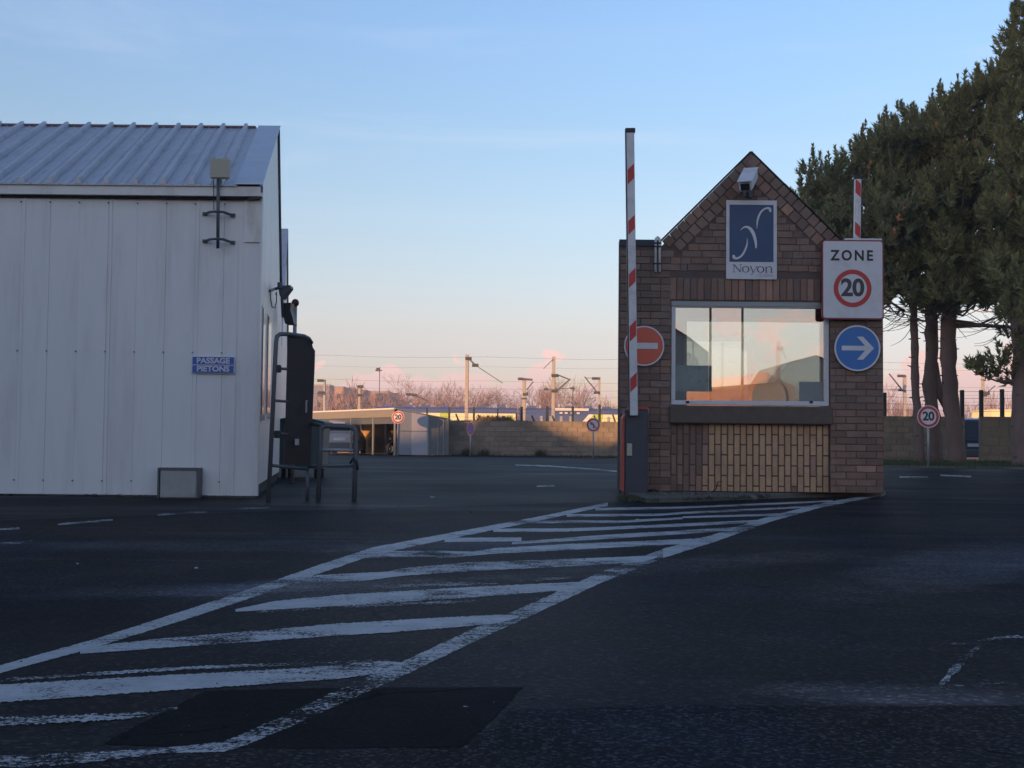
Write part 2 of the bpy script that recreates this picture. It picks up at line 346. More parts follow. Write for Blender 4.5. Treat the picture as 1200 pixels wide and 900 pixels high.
M_brick_org = mat("orange_brick", (0.33, 0.195, 0.14), 0.85, var=0.22, vscale=9, bump=0.6, bscale=70, rand=0.2)
M_brick_tan = mat("tan_panel_brick", (0.52, 0.325, 0.185), 0.8, var=0.16, vscale=14, bump=0.5, bscale=80, rand=0.09, dirt=(0.2, 0.12, 0.08), dirt_amt=0.5, dirt_scale=2.5)
M_sill = mat("brown_sill_tile", (0.11, 0.085, 0.066), 0.75, var=0.3, vscale=14, bump=0.5, bscale=60)
M_conc = mat("concrete", (0.40, 0.39, 0.37), 0.9, var=0.25, vscale=5, bump=0.5, bscale=40, dirt=(0.10, 0.095, 0.09), dirt_amt=0.6, dirt_scale=2.5)
M_concd = mat("dirty_concrete", (0.12, 0.115, 0.10), 0.95, var=0.35, vscale=6, bump=0.6, bscale=40, dirt=(0.05, 0.05, 0.04), dirt_amt=0.7, dirt_scale=4)
M_block = mat("concrete_block", (0.25, 0.205, 0.155), 0.95, var=0.3, vscale=2.5, bump=0.7, bscale=25, rand=0.14, dirt=(0.13, 0.115, 0.09), dirt_amt=0.7, dirt_scale=0.9)
M_blockm = mat("block_mortar", (0.22, 0.20, 0.18), 0.95, var=0.2)
M_white = mat("white_paint", (0.62, 0.63, 0.65), 0.4, var=0.07, dirt=(0.30, 0.28, 0.26), dirt_amt=0.5, dirt_scale=7)
M_pvc = mat("white_window_frame", (0.60, 0.61, 0.63), 0.35, var=0.04, dirt=(0.35, 0.34, 0.33), dirt_amt=0.3)
M_signw = mat("sign_white", (0.62, 0.63, 0.66), 0.4, var=0.05, dirt=(0.36, 0.34, 0.32), dirt_amt=0.35, dirt_scale=5)
M_red = mat("sign_red", (0.48, 0.035, 0.03), 0.45, var=0.15)
M_redd = mat('sign_edge_dark_red', (0.24, 0.03, 0.035), 0.5)
M_redo = mat("sign_orange_red", (0.62, 0.10, 0.05), 0.4, var=0.06)
M_blue = mat("sign_blue", (0.03, 0.16, 0.46), 0.4, var=0.12, dirt=(0.10, 0.17, 0.36), dirt_amt=0.4, dirt_scale=8)
M_navy = mat("sign_navy", (0.006, 0.045, 0.14), 0.35, var=0.05)
M_blue2 = mat("plate_blue", (0.03, 0.11, 0.42), 0.4, var=0.06)
M_blk = mat("lettering_black", (0.02, 0.02, 0.022), 0.5)
M_letg = mat("lettering_slate", (0.10, 0.11, 0.16), 0.5)
M_letl = mat("lettering_pale", (0.35, 0.36, 0.45), 0.5)
M_barr = mat("barrier_cabinet_slate", (0.035, 0.045, 0.065), 0.45, var=0.12, dirt=(0.02, 0.02, 0.02), dirt_amt=0.4, dirt_scale=6)
M_barro = mat("barrier_orange_edge", (0.42, 0.06, 0.035), 0.5, var=0.15)
M_rust = mat("rusty_sheet", (0.035, 0.026, 0.026), 0.7, var=0.25, vscale=4, dirt=(0.06, 0.03, 0.02), dirt_amt=0.5)
M_glass = glass_mat("window_glass"); M_darkglass = mat("dark_window", (0.015, 0.018, 0.022), 0.1, var=0.05)
M_int = mat("interior_cream", (0.45, 0.40, 0.32), 0.8, var=0.05)
M_poster = mat("blue_poster", (0.45, 0.70, 0.80), 0.6, var=0.5, vscale=4.5, dirt=(0.20, 0.13, 0.07), dirt_amt=0.9, dirt_scale=9)
M_board = mat("pale_blue_board", (0.60, 0.70, 0.80), 0.6, var=0.04)
M_needle = mat("pine_needles", (0.235, 0.235, 0.105), 0.75, var=0.85, vscale=1.7, rand=0.2, spec=0.2)
M_needle2 = mat("pine_needles_bluish", (0.225, 0.24, 0.125), 0.75, var=0.85, vscale=1.7, rand=0.2, spec=0.2)
leafy(M_needle, .3); leafy(M_needle2, .3)
M_sunneedle = mat('sunlit_needles', (0.50, 0.27, 0.14), 0.9, var=0.3, rand=0.3)  # orange-brown tone in place of warm sunlit patches in the crowns
M_bark = mat("pine_bark", (0.16, 0.115, 0.10), 0.95, var=0.4, vscale=5, bump=1.0, bscale=14, stretch=(1, 1, 0.35))
M_twig = mat("bare_twigs", (0.30, 0.20, 0.19), 0.9, var=0.2)
M_cat = mat("catenary_concrete", (0.36, 0.33, 0.29), 0.8, var=0.1)
M_wire = mat("wire", (0.08, 0.08, 0.085), 0.6)
M_fpost = mat("fence_post_green", (0.02, 0.03, 0.028), 0.6)
M_train_y = mat("train_yellow_white", (0.78, 0.74, 0.44), 0.4, var=0.05); M_train_w = mat("train_white", (0.78, 0.76, 0.68), 0.4, var=0.04)
M_train_b = mat("train_blue", (0.07, 0.10, 0.22), 0.4, var=0.1); M_train_g = mat("train_lime", (0.42, 0.55, 0.06), 0.4, var=0.05)
M_grey = mat("train_grey", (0.3, 0.3, 0.33), 0.5)
M_orange = mat("orange_render", (0.80, 0.36, 0.19), 0.85, var=0.08, vscale=1)
M_tanroof = mat("tan_sheet", (0.36, 0.30, 0.24), 0.7, var=0.15, vscale=1)
M_apt1 = mat("apartment_sunlit_orange", (0.42, 0.25, 0.18), 0.9, var=0.05); M_apt2 = mat("apartment_shaded_bluegrey", (0.20, 0.21, 0.27), 0.9, var=0.05); M_apt3 = mat("apartment_sunlit_pink", (0.40, 0.28, 0.24), 0.9)  # wall colours hold the sunlit and shaded look of the faces
M_shel = mat("shelter_sheet_blue", (0.30, 0.33, 0.38), 0.5, var=0.1); M_shel2 = mat("shelter_sheet_pale", (0.48, 0.48, 0.52), 0.5, var=0.08); M_shel3 = mat("shelter_sheet_dark", (0.20, 0.20, 0.19), 0.6, var=0.2)
M_shelf = mat("shelter_fascia", (0.20, 0.19, 0.165), 0.6, var=0.1, vscale=3)
M_ochre = mat("ochre_wall", (0.40, 0.25, 0.10), 0.9, var=0.5, vscale=2.5)
M_car = mat("car_silver", (0.42, 0.43, 0.46), 0.3, metal=0.2, var=0.03); M_carblue = mat("car_dark_blue", (0.03, 0.04, 0.07), 0.3, var=0.1)
M_tyre = mat("tyre", (0.015, 0.015, 0.015), 0.85); M_tail = mat("tail_lamp", (0.25, 0.01, 0.01), 0.3)
M_bin = mat("bin_grey_green", (0.12, 0.15, 0.145), 0.5, var=0.1); M_binlid = mat("bin_lid_green", (0.02, 0.09, 0.06), 0.5)
M_weed = mat("weeds", (0.06, 0.065, 0.03), 0.9, var=0.3, rand=0.3); M_dry = mat("dry_scrub", (0.20, 0.14, 0.08), 0.9, var=0.3, rand=0.3)
M_grass = mat("verge_grass", (0.045, 0.065, 0.022), 0.9, var=0.35, vscale=2, rand=0.35)
M_ware = mat("unseen_grey_wall", (0.30, 0.30, 0.30), 0.8, var=0.08); M_dkroof = mat("dark_grey_roof", (0.15, 0.15, 0.16), 0.7)

exec_parts = []
# ------------------------------------------------------------------ ground
def sheet(name, pts, z, m, kind='structure', parent=None, rag=0.0):
    if rag:
        q = []; n_ = len(pts)
        for i in range(n_):
            a = Vector((pts[i][0], pts[i][1])); b = Vector((pts[(i+1) % n_][0], pts[(i+1) % n_][1])); k = int(min(400, max(1, (b - a).length/(rag*1.8))))
            for j in range(k): f = j/k; p = a.lerp(b, f); q.append((p.x + rnd.uniform(-rag, rag)*(j > 0), p.y + rnd.uniform(-rag, rag)*.5*(j > 0)))
        pts = q
    mb = MB(); mb.add([(p[0], p[1], z) for p in pts], [tuple(range(len(pts)))])
    o = mb.build(name, m, parent)
    if kind and not parent: o['kind'] = kind
    if o.data.polygons[0].normal.z < 0: o.data.flip_normals()
    return o
ground = sheet('ground', [(-3000, -3000), (3000, -3000), (3000, 3000), (-3000, 3000)], -0.02, M_field)
yard = sheet('asphalt_yard', [(-70, -60), (60, -60), (60, 36.5), (14, 39.5), (9.6, 41.6), (9.6, 51.9), (-70, 60)], 0.0, M_asph_far)
gp = lambda L: [G(x, y) for x, y in L]
road = sheet('road', gp([(-900, 640), (300, 600), (700, 588), (1040, 582), (1300, 590), (2400, 640)]) + [Vector((14, -6, 0)), Vector((-14, -6, 0))], 0.0004, M_asph, rag=.05)
coarse = sheet('coarse_asphalt_band', gp([(-500, 905), (100, 884), (200, 880), (548, 876), (575, 855), (600, 832), (760, 826), (1000, 828), (1500, 826)]) + [Vector((8, -5, 0)), Vector((-8, -5, 0))], 0.0008, M_coarse, rag=.02)
patch = sheet('asphalt_patch', gp([(120, 873), (160, 851), (205, 828), (242, 810), (420, 806), (613, 806), (585, 836), (543, 876), (330, 878)]), 0.0012, M_patch, rag=.004)
def blob(name, px, py, rx, ry, z, m, n=24):
    return sheet(name, [G(px + rx*math.cos(2*math.pi*k/n)*(1 + 0.2*rnd.uniform(-1, 1)), py + ry*math.sin(2*math.pi*k/n)*(1 + 0.2*rnd.uniform(-1, 1))) for k in range(n)], z, m)

ZN = [0]
def strip(pts, m, z=0.0066, jag=0.07, name='painted_stripe'):
    # pts: (px, py, thickness px) measured along the stripe; refined and given slightly ragged edges
    ZN[0] += 1; z = 0.0018 + ZN[0]*0.00002; P_ = []
    for (a, b) in zip(pts[:-1], pts[1:]):
        n = max(1, int(abs(b[0]-a[0]) / 2.5))
        for i in range(n): f = i/n; P_.append(tuple(a[k]*(1-f) + b[k]*f for k in range(3)))
    P_.append(pts[-1]); vs = []; fs = []
    for i, (x, y, th) in enumerate(P_):
        j1 = 1 + rnd.uniform(-jag, jag); j2 = 1 + rnd.uniform(-jag, jag)
        a = G(x, y - th/2*j1); b = G(x, y + th/2*j2); vs += [(a.x, a.y, z), (b.x, b.y, z)]
        if i: fs.append((2*i-2, 2*i-1, 2*i+1, 2*i))
    o = MB().add(vs, fs).build(name, m, road)
    return o
# edge lines of the hatched island
strip([(-60, 803, 9), (0, 785, 9), (113, 754, 10), (227, 718, 11), (302, 693, 11), (378, 666, 10), (400, 659, 10), (438, 646, 9), (513, 631, 7), (627, 609, 5), (712, 591, 4)], M_paint, 0.0072)
strip([(204, 880, 7), (262, 876, 12), (290, 866, 15), (345, 842, 17), (400, 816, 18), (475, 783, 17), (551, 747, 16), (627, 713, 14), (702, 678, 13), (777, 649, 11)], M_paint2, 0.0078)
strip([(777, 649, 11), (840, 630, 9), (900, 609, 7), (960, 593, 5), (1034, 579, 3.5)], M_paint, 0.0078)
# hatching
H = [([(-60, 817, 22), (0, 813.5, 21), (189, 801.5, 18), (330, 793, 16), (400, 788, 16), (450, 782, 14), (476, 779, 3)], M_paint),
     ([(94, 764, 6), (130, 760, 9), (189, 754.5, 11), (302, 746, 12.5), (400, 738, 14), (440, 736, 14), (513, 731, 13), (585, 726, 10), (608, 723, 2)], M_paint),
     ([(276, 716, 3), (321, 710, 10), (400, 704, 13), (551, 694.5, 12), (675, 687, 9), (698, 684, 2)], M_paint),
     ([(345, 683, 4), (372, 679, 9), (428, 676, 9), (462, 672, 4)], M_paint), ([(420, 681, 1.5), (440, 677, 5), (470, 671, 9), (551, 664.5, 10), (664, 660, 9), (752, 655.5, 7), (770, 653, 2)], M_paint),
     ([(430, 650, 8), (510, 649.5, 7), (545, 649, 5), (566, 648, 2)], M_paint), ([(512, 654, 1.5), (540, 651, 4), (580, 646, 6.5), (664, 641.5, 7), (800, 635, 5.5), (838, 632, 5)], M_paint),
     ([(521, 633, 5), (611, 632.5, 4.5)], M_paint), ([(600, 637, 2.5), (702, 630, 5), (800, 624, 4.5), (885, 618.5, 3.5)], M_paint),
     ([(578, 621.8, 4), (664, 621.5, 4), (700, 620, 3.5), (800, 615.5, 3.5), (880, 611.5, 3), (905, 610, 2.5)], M_paint),
     ([(622, 611.8, 3.5), (725, 611.8, 3), (800, 607.5, 2.4)], M_paint2), ([(800, 606.5, 2.2), (935, 602.5, 2.6)], M_paint),
     ([(664, 604.3, 3), (770, 603.5, 2.8), (800, 601.5, 2.4), (960, 593.5, 2.2)], M_paint),
     ([(698, 597, 2.8), (800, 595, 2.2), (976, 587.5, 2.0)], M_paint)]
for q, m_ in H: strip(q, m_, 0.0066)
# worn ghosts of an older hatching
strip([(0, 798, 3), (120, 790, 3.5), (234, 783, 3.5), (400, 777, 3), (480, 774, 2)], M_paint3, 0.0064, 0.4)
strip([(400, 690, 3.5), (560, 684, 3.5), (720, 674, 2.5)], M_paint3, 0.0064, 0.4)
strip([(300, 717, 3), (400, 712, 3.5), (660, 700, 3)], M_paint3, 0.0064, 0.4)
strip([(360, 693, 3), (400, 690, 3.5)], M_paint3, 0.0064, 0.4)
strip([(-60, 850, 9), (0, 847, 9), (90, 843, 8), (151, 840, 7), (208, 831, 4)], M_paint2, 0.0064, 0.35)
strip([(-60, 899, 14), (0, 894, 14), (90, 890, 13), (160, 884, 8), (215, 878, 5)], M_paint2, 0.0064, 0.2)
# other marks
for q in ([(-30, 622, 2), (23, 619.5, 2)], [(68, 614.8, 2), (132, 609.8, 2)], [(-30, 640, 3), (38, 634.8, 2.2)], [(185, 603.5, 2), (242, 599.7, 1.8)], [(277.6, 596.6, 1.8), (315, 595, 1.6)],
          [(1054, 559, 1.8), (1088, 559.4, 1.8)], [(1102, 557, 1.5), (1138, 558.6, 1.5)], [(629, 569.7, 1.8), (650, 569.7, 1.8)], [(604, 545, 1.3), (640, 546, 1.4), (690, 549.5, 1.6), (723, 552.4, 1.6)]):
    strip(q, M_paint2, 0.006, 0.3)
strip([(1085, 758, 1.5), (1140, 754, 1.8), (1165, 749, 3), (1192, 747, 3), (1215, 750, 2)], M_paint3, 0.006, 0.4)
strip([(1100, 805, 3), (1112, 793, 12), (1130, 772, 12), (1150, 756, 5)], M_paint3, 0.006, 0.6)
strip([(1102, 806, 2), (1150, 803, 2), (1180, 801, 1.5)], M_paint3, 0.006, 0.5)
for px, py, w in ((228, 666, 4), (89, 661, 3), (504, 583, 5), (745, 609, 4), (543, 829, 6)):
    strip([(px, py, 1.5), (px + w, py, 1.5)], M_paint2, 0.006, 0.3, 'paint_fleck')

gr = MB()
for _ in range(300):
    px = rnd.uniform(0, 1200); py = 585 + 315*rnd.random()**1.4; q = G(px, py); r_ = (.0008 + .0024*rnd.random()**3)*(1 + q.y*.15); gr.M = Matrix.Translation((q.x, q.y, .003)) @ Matrix.Rotation(rnd.uniform(0, 6), 4, 'Z'); gr.box((-r_, -r_*.7, -r_*.2), (r_, r_*.7, r_*.7), r_*.3)
tag(gr.build('grit', mat('grit_stone', (0.06, 0.058, 0.055), 0.9, var=0.5, vscale=30)), 'loose grit and small stones scattered over the tarmac', 'grit', kind='stuff')
# ------------------------------------------------------------------ bricks helper
def unit_cube(name, m, bev=0.06):
    me = bpy.data.meshes.new(name); b = MB().box((-.5, -.5, -.5), (.5, .5, .5)); me.from_pydata(b.v, [], b.f); me.materials.append(m); return me
class Bricks:
    """collects rectangular pieces; the 300 largest become parts, the rest one 'stuff' part"""
    def __init__(s, root, name, limit=300): s.r = root; s.n = name; s.L = []; s.lim = limit
    def add(s, c, size, m, ang=0.0): s.L.append((Vector(c), size, m, ang))      # size (w, depth, h) in local x,y,z; ang about y
    def build(s, zrot=0.0):
        s.L.sort(key=lambda q: -q[1][0]*q[1][2]); cubes = {}; o0 = ORG[s.r.name]
        for c, sz, m, a in s.L[:s.lim]:
            key = (m.name, round(sz[0], 3), round(sz[1], 3), round(sz[2], 3))
            if key not in cubes:
                me = bpy.data.meshes.new(s.n); b = MB().box((-sz[0]/2, -sz[1]/2, -sz[2]/2), (sz[0]/2, sz[1]/2, sz[2]/2), 0.004 if min(sz) > 0.02 else 0)
                me.from_pydata(b.v, [], b.f); me.materials.append(m); me.update(); cubes[key] = me
            place(cubes[key], s.n, s.r, c - o0, None, (0, a, zrot))
        by = {}
        for c, sz, m, a in s.L[s.lim:]: by.setdefault(m.name, []).append((c, sz, m, a))
        for k, lst in by.items():
            b = MB()
            for c, sz, m, a in lst:
                b.M = Matrix.Translation(c) @ Matrix.Rotation(zrot, 4, 'Z') @ Matrix.Rotation(a, 4, 'Y')
                b.box((-sz[0]/2, -sz[1]/2, -sz[2]/2), (sz[0]/2, sz[1]/2, sz[2]/2))
            o = b.build('cut_' + s.n + 's', lst[0][2], s.r); o['kind'] = 'stuff'

# ------------------------------------------------------------------ the brick gatehouse
BY = 14.0
def bx(px, y=450): return P(px, y, BY).x
def bz(py, x=880): return P(x, py, BY).z
xl, xr = bx(726, 450), bx(1035, 450); xa = bx(880, 178)
wx0, wx1 = bx(786.5, 415), bx(972.5, 415); wz0, wz1 = bz(475), bz(353.5)
zsh = bz(281, 750); zap = bz(178)
gx0, gx1 = bx(775, 282), bx(988, 282); zg = bz(283)
DV = Vector((0.28, 2.3, 0))       # depth of the little building
booth = thing('brick_gatehouse', (xa, BY, 0), 'small brown brick gatehouse with pointed gable and wide window behind the striped island', 'gatehouse')
T = 0.22
def pbox(mb, x0, x1, z0, z1, y0, y1):
    mb.box((x0, BY + y0, z0), (x1, BY + y1, z1)); return mb
core = MB(); zb = 0.05
pbox(core, xl, wx0 - 0.0, zb, zsh - .07, 0.0, T); pbox(core, wx1, xr, zb, zsh - .07, 0.0, T)
pbox(core, wx0, wx1, zb, wz0 - 0.20, 0.05, T); pbox(core, wx0, wx1, wz1, zsh - .07, 0.0, T)
# gable
n_ = [(gx0, BY, zsh - .07), (gx1, BY, zsh - .07), (xa, BY, zap), (gx0, BY + T, zsh - .07), (gx1, BY + T, zsh - .07), (xa, BY + T, zap)]
core.add(n_, [(0, 1, 2), (5, 4, 3), (0, 2, 5, 3), (1, 4, 5, 2), (0, 3, 4, 1)])
fixn(core.build('front_wall_core', M_mortar, booth))
# side and rear walls
def vsheet(mb, a, b, z0, z1, th):     # wall from a to b (xy), thickness to the left
    a = Vector(a).to_2d(); b = Vector(b).to_2d(); d = (b - a).normalized(); n = Vector((-d.y, d.x)) * th
    q = [a, b, b + n, a + n]; mb.add([(p.x, p.y, z0) for p in q] + [(p.x, p.y, z1) for p in q], [(0,3,2,1),(4,5,6,7),(0,1,5,4),(1,2,6,5),(2,3,7,6),(3,0,4,7)])
FLp = Vector((xl + .003, BY + T, 0)); FRp = Vector((xr - .003, BY + T, 0)); D2 = DV - Vector((0, T, 0))
sw = MB(); vsheet(sw, FLp + D2, FLp, zb, zsh - .072, 0.2); vsheet(sw, FRp, FRp + D2, zb, zsh - .072, 0.2)
sw.build('side_wall', M_brick, booth)
BYb = BY + DV.y
rx0 = P(801.5, 420, BYb).x; rx1 = P(966, 420, BYb).x; rz1 = P(880, 373, BYb).z; rz0 = 0.85
rw = MB(); rw.box((xl + DV.x, BYb, zb), (rx0, BYb + .2, zsh - .075)); rw.box((rx1, BYb, zb), (xr + DV.x, BYb + .2, zsh - .075))
rw.box((rx0, BYb, zb), (rx1, BYb + .2, rz0)); rw.box((rx0, BYb, rz1), (rx1, BYb + .2, zsh - .075)); rw.build('rear_wall', M_int, booth)
fl = MB(); fl.box((xl + .45, BY + T, zb), (xr - .21, BYb, zb + .05)); fl.build('floor_slab', M_conc, booth)
ce = MB(); q = [FLp + Vector((.21, 0, 0)), FRp - Vector((.21, 0, 0)), FRp - Vector((.21, 0, 0)) + D2, FLp + Vector((.21, 0, 0)) + D2]
ce.add([(p.x, p.y, zsh - .30) for p in q] + [(p.x, p.y, zsh - .24) for p in q], [(3,2,1,0),(4,5,6,7),(0,1,5,4),(1,2,6,5),(2,3,7,6),(3,0,4,7)]); ce.build('ceiling', M_int, booth)
rf = MB()
for sgn, gx in ((-1, gx0), (1, gx1)):
    a = Vector((gx, BY + T, zg - .10)); b = Vector((xa, BY + T, zap - .10)); n = Vector((0, 0, -.04))
    q = [a, b, b + D2, a + D2]; rf.add(q + [p + n for p in q], [(0,1,2,3),(7,6,5,4),(0,4,5,1),(1,5,6,2),(2,6,7,3),(3,7,4,0)])
rf.build('pitched_roof', M_dkroof, booth)
bk = MB(); bk.add([Vector((gx0, BYb + .01, zg - .15)), Vector((gx1, BYb + .01, zg - .15)), Vector((xa, BYb + .01, zap - .15))], [(2, 1, 0)]); bk.build('rear_gable', M_brick, booth)
M_cop = mat("bitumen_coping", (0.035, 0.05, 0.065), 0.7)
for xA, xB in ((xl - .012, gx0), (gx1, xr + .012)):
    q = [Vector((xA, BY - .02, zsh - .069)), Vector((xB, BY - .02, zsh - .069)), Vector((xB, BY + T, zsh - .069)) , Vector((xA + .012, BY + T, zsh - .069))]
    q2 = [q[3], q[2], q[2] + D2, q[3] + D2]
    cp = MB(); cp.add(q + [p + Vector((0, 0, .069)) for p in q], [(3,2,1,0),(4,5,6,7),(0,1,5,4),(1,2,6,5),(2,3,7,6),(3,0,4,7)])
    cp.add(q2 + [p + Vector((0, 0, .05)) for p in q2], [(3,2,1,0),(4,5,6,7),(0,1,5,4),(1,2,6,5),(2,3,7,6),(3,0,4,7)]); fixn(cp.build('roof_coping', M_cop, booth))
vg = MB()   # dark verge strip along the gable
for gx in (gx0, gx1):
    a = Vector((gx, 0, zg)); b = Vector((xa, 0, zap)); u = (b - a).normalized(); nn = Vector((-u.z, 0, u.x)) * (1 if gx < xa else -1)
    L = (b - a).length; q0 = a - u*.03; q1 = b
    vs = [q0, q1, q1 + nn*.012, q0 + nn*.012]
    vg.add([(p.x, BY - .012, p.z) for p in vs] + [(p.x, BY + .24, p.z) for p in vs], [(0,1,2,3),(7,6,5,4),(0,4,5,1),(1,5,6,2),(2,6,7,3),(3,7,4,0)])
fixn(vg.build('verge_strip', M_dark, booth))
# bricks
BR = Bricks(booth, 'brick'); CH = 0.0755; BW = 0.222; J = 0.008
def bm_(z, x):
    r = rnd.random()
    red = 0.97 if z < .75 else (0.6 if z < 1.0 else 0.14)
    if r < red: return M_brick_red
    if r > 0.985: return M_brick_org
    return M_brick
def course(x0, x1, z, off, y, h=CH, d=0.05):
    x = x0 - (off % BW)
    while x < x1 - 0.01:
        a = max(x, x0); b = min(x + BW, x1)
        if rnd.random() < .16 and b - a > .2:  # two headers
            m = (a+b)/2
            for p, q in ((a, m), (m, b)): BR.add(((p+q)/2, BY + y - 0.001 - rnd.uniform(0, .004), z + h/2), (q - p - J, d, h - J), bm_(z, (p+q)/2))
        elif b - a > 0.03:
            BR.add(((a+b)/2, BY + y - rnd.uniform(0, .005), z + h/2), (b - a - J, d, h - J), bm_(z, (a+b)/2))
        x += BW
RB = 0.235   # width of the raking bricks at the gable edge, square to the slope
zl0 = wz1 + 0.012; zl1 = zb + CH*math.ceil((wz1 + .19 - zb)/CH)
slope = (zap - zg) / (xa - gx0); ca = math.cos(math.atan(slope))
row = 0; z = zb
while z < zap - .3:
    off = (row % 2) * BW/2
    if z + CH <= wz1:
        course(xl, wx0, z, off, 0.019); course(wx1, xr, z, off + .05, 0.019)
    elif z < zl1:
        course(xl, wx0, z, off, 0.019, min(CH, 9)); course(wx1, xr, z, off, 0.019)
    elif z + CH <= zsh - .07:
        lo = xl; hi = xr
        course(lo, hi, z, off, 0.019) if z + CH < zg - RB/ca + .0 else None
        if not (z + CH < zg - RB/ca):
            inset = (z + CH - (zg - RB/ca)) / slope
            xf_ = max(0, (zg - z - CH/2))*slope*.95; course(xl, gx0 + xf_, z, off, 0.019); course(gx1 - xf_, xr, z, off, 0.019); course(gx0 + max(inset, xf_), gx1 - max(inset, xf_), z, off, 0.019)
    else:
        inset = (z + CH - (zg - RB/ca)) / slope
        if gx1 - gx0 - 2*inset > .1: course(gx0 + inset, gx1 - inset, z, off, 0.019)
    z += CH; row += 1
# soldier course over the window
x = wx0 - .02
while x < wx1 + .01:
    BR.add((x + .0375, BY + .017 - rnd.uniform(0, .004), (zl0 + zl1)/2), (.067, .05, zl1 - zl0 - .004), M_brick_org if rnd.random() < .04 else (M_brick_red if rnd.random() < .6 else M_brick)); x += .0755
# raking header bricks, two rows each side
for sg, gx in ((1, gx0), (-1, gx1)):
    a = Vector((gx, 0, zg)); u = Vector((xa - gx, 0, zap - zg)); L = u.length; u.normalize(); inn = Vector((u.z, 0, -u.x)) * sg
    for rw_ in (0, 1):
        n = int(L / .116)
        for i in range(n + (1 if rw_ == 0 else -1)):
            c = a + u * ((i + .5 + .5*rw_) * L / (n + .4)) + inn * (.062 + .117*rw_)
            if c.z > zap - (.25 if rw_ else .10): continue
            BR.add((c.x, BY + .012 - rnd.uniform(0, .005), c.z), (L/(n + .4) - .012, .05, .106), M_brick_org if rnd.random() < .06 else (M_brick_red if rnd.random() < .35 else M_brick), -math.atan2(u.z, u.x))
BR.add((xa, BY + .010, zap - .105), (.112, .05, .112), M_brick, R(45))
# vertical bricks of the panel under the window
ncol = 25; cw = (wx1 - wx0) / ncol; ph = wz0 - .205
for i in range(ncol):
    z = zb - (.0 if i % 2 == 0 else .113) - .05
    while z < ph - .02:
        a = max(z, zb); b = min(z + .226, ph)
        if b - a > .02:
            f = abs(i - 13.5) / 12.5
            m = M_brick_tan if (rnd.random() > f**6*0.8 and (i > 5 or rnd.random() < .3)) else (M_brick_org if rnd.random() < .35 else M_brick_red)
            if i < 3: m = M_brick_red if rnd.random() < .7 else M_brick
            BR.add((wx0 + (i + .5)*cw, BY + .062 - rnd.uniform(0, .004), (a+b)/2), (cw - .014, .04, b - a - .013), m)
        z += .226
BR.build()
# sill
s_ = MB(); s_.box((wx0 - .025, BY - .055, wz0 - .205), (wx1 + .02, BY + .2, wz0 - .008), 0.012); s_.build('window_sill', M_sill, booth)
# window: frame with two panes of glazing, closing blocks
fr = MB(); fw = .052
def wbox(mb, x0, x1, z0, z1, y0=.02, y1=.09, b=.004): mb.box((x0, BY + y0, z0), (x1, BY + y1, z1), b)
wbox(fr, wx0 + .004, wx1 - .004, wz0, wz0 + .05); wbox(fr, wx0 + .004, wx1 - .004, wz1 - .066, wz1 - .012)
wbox(fr, wx0 + .004, wx0 + .05, wz0 + .05, wz1 - .066); wbox(fr, wx1 - .05, wx1 - .004, wz0 + .05, wz1 - .066)
wf = fr.build('window', M_pvc, booth)
gz = MB(); gz.box((wx0 + .045, BY + .05, wz0 + .045), (wx1 - .045, BY + .056, wz1 - .06)); gz.build('pane', M_glass, wf)
for px in (806, 951):
    b_ = MB(); c = P(px, 471, BY); b_.box((c.x - .018, BY + .006, c.z - .012), (c.x + .018, BY + .024, c.z + .012), .003); b_.build('drain_cap', M_black, wf)
b_ = MB(); b_.box((bx(866), BY + .008, wz1 - .03), (bx(896), BY + .022, wz1 - .006), .003); b_.build('vent', M_greymetal, wf)
# rear window
hd = MB(); hd.box((wx0 + .002, BY + .004, wz1 - .05), (wx1 - .002, BY + .019, wz1)); hd.build('shaded_top_bar', M_shadegrey, wf)  # strip coloured as the shaded top bar of the frame
fr = MB(); y0 = BYb + .03
fr.box((rx0, y0, rz0), (rx1, y0 + .06, rz0 + .04)); fr.box((rx0, y0, rz1 - .04), (rx1, y0 + .06, rz1)); fr.box((rx0, y0, rz0 + .04), (rx0 + .04, y0 + .06, rz1 - .04)); fr.box((rx1 - .04, y0, rz0 + .04), (rx1, y0 + .06, rz1 - .04))
rwf = fr.build('rear_window', M_pvc, booth)
gz = MB(); gz.box((rx0 + .035, y0 + .025, rz0 + .035), (rx1 - .035, y0 + .031, rz1 - .035)); gz.build('pane', M_glass, rwf)
# things standing in the window
def inner_board(name, px0, py0, px1, py1, m, label, cat, dy=.16):
    a = P(px0, py1, BY + dy); b = P(px1, py0, BY + dy); mb = MB(); mb.box((a.x, BY + dy, a.z), (b.x, BY + dy + .008, b.z)); return tag(mb.build(name, m), label, cat)
inner_board('wall_poster', 791.5, 428.5, 834.5, 458.5, M_poster, 'blue landscape poster inside the lower left corner of the gatehouse window', 'poster')
inner_board('notice_board', 936.5, 447.5, 967.5, 471, M_board, 'plain pale blue board inside the lower right corner of the gatehouse window', 'board')
dk = MB(); dk.box((wx0 - .1, BY + .24, wz0 - .06), (wx1 + .1, BY + .75, wz0 - .02)); dk.box((wx0, BY + .3, zb + .05), (wx0 + .04, BY + .7, wz0 - .06)); dk.box((wx1 - .04, BY + .3, zb + .05), (wx1, BY + .7, wz0 - .06))
tag(dk.build('desk', M_conc), 'desk top standing behind the glass inside the gatehouse', 'desk')
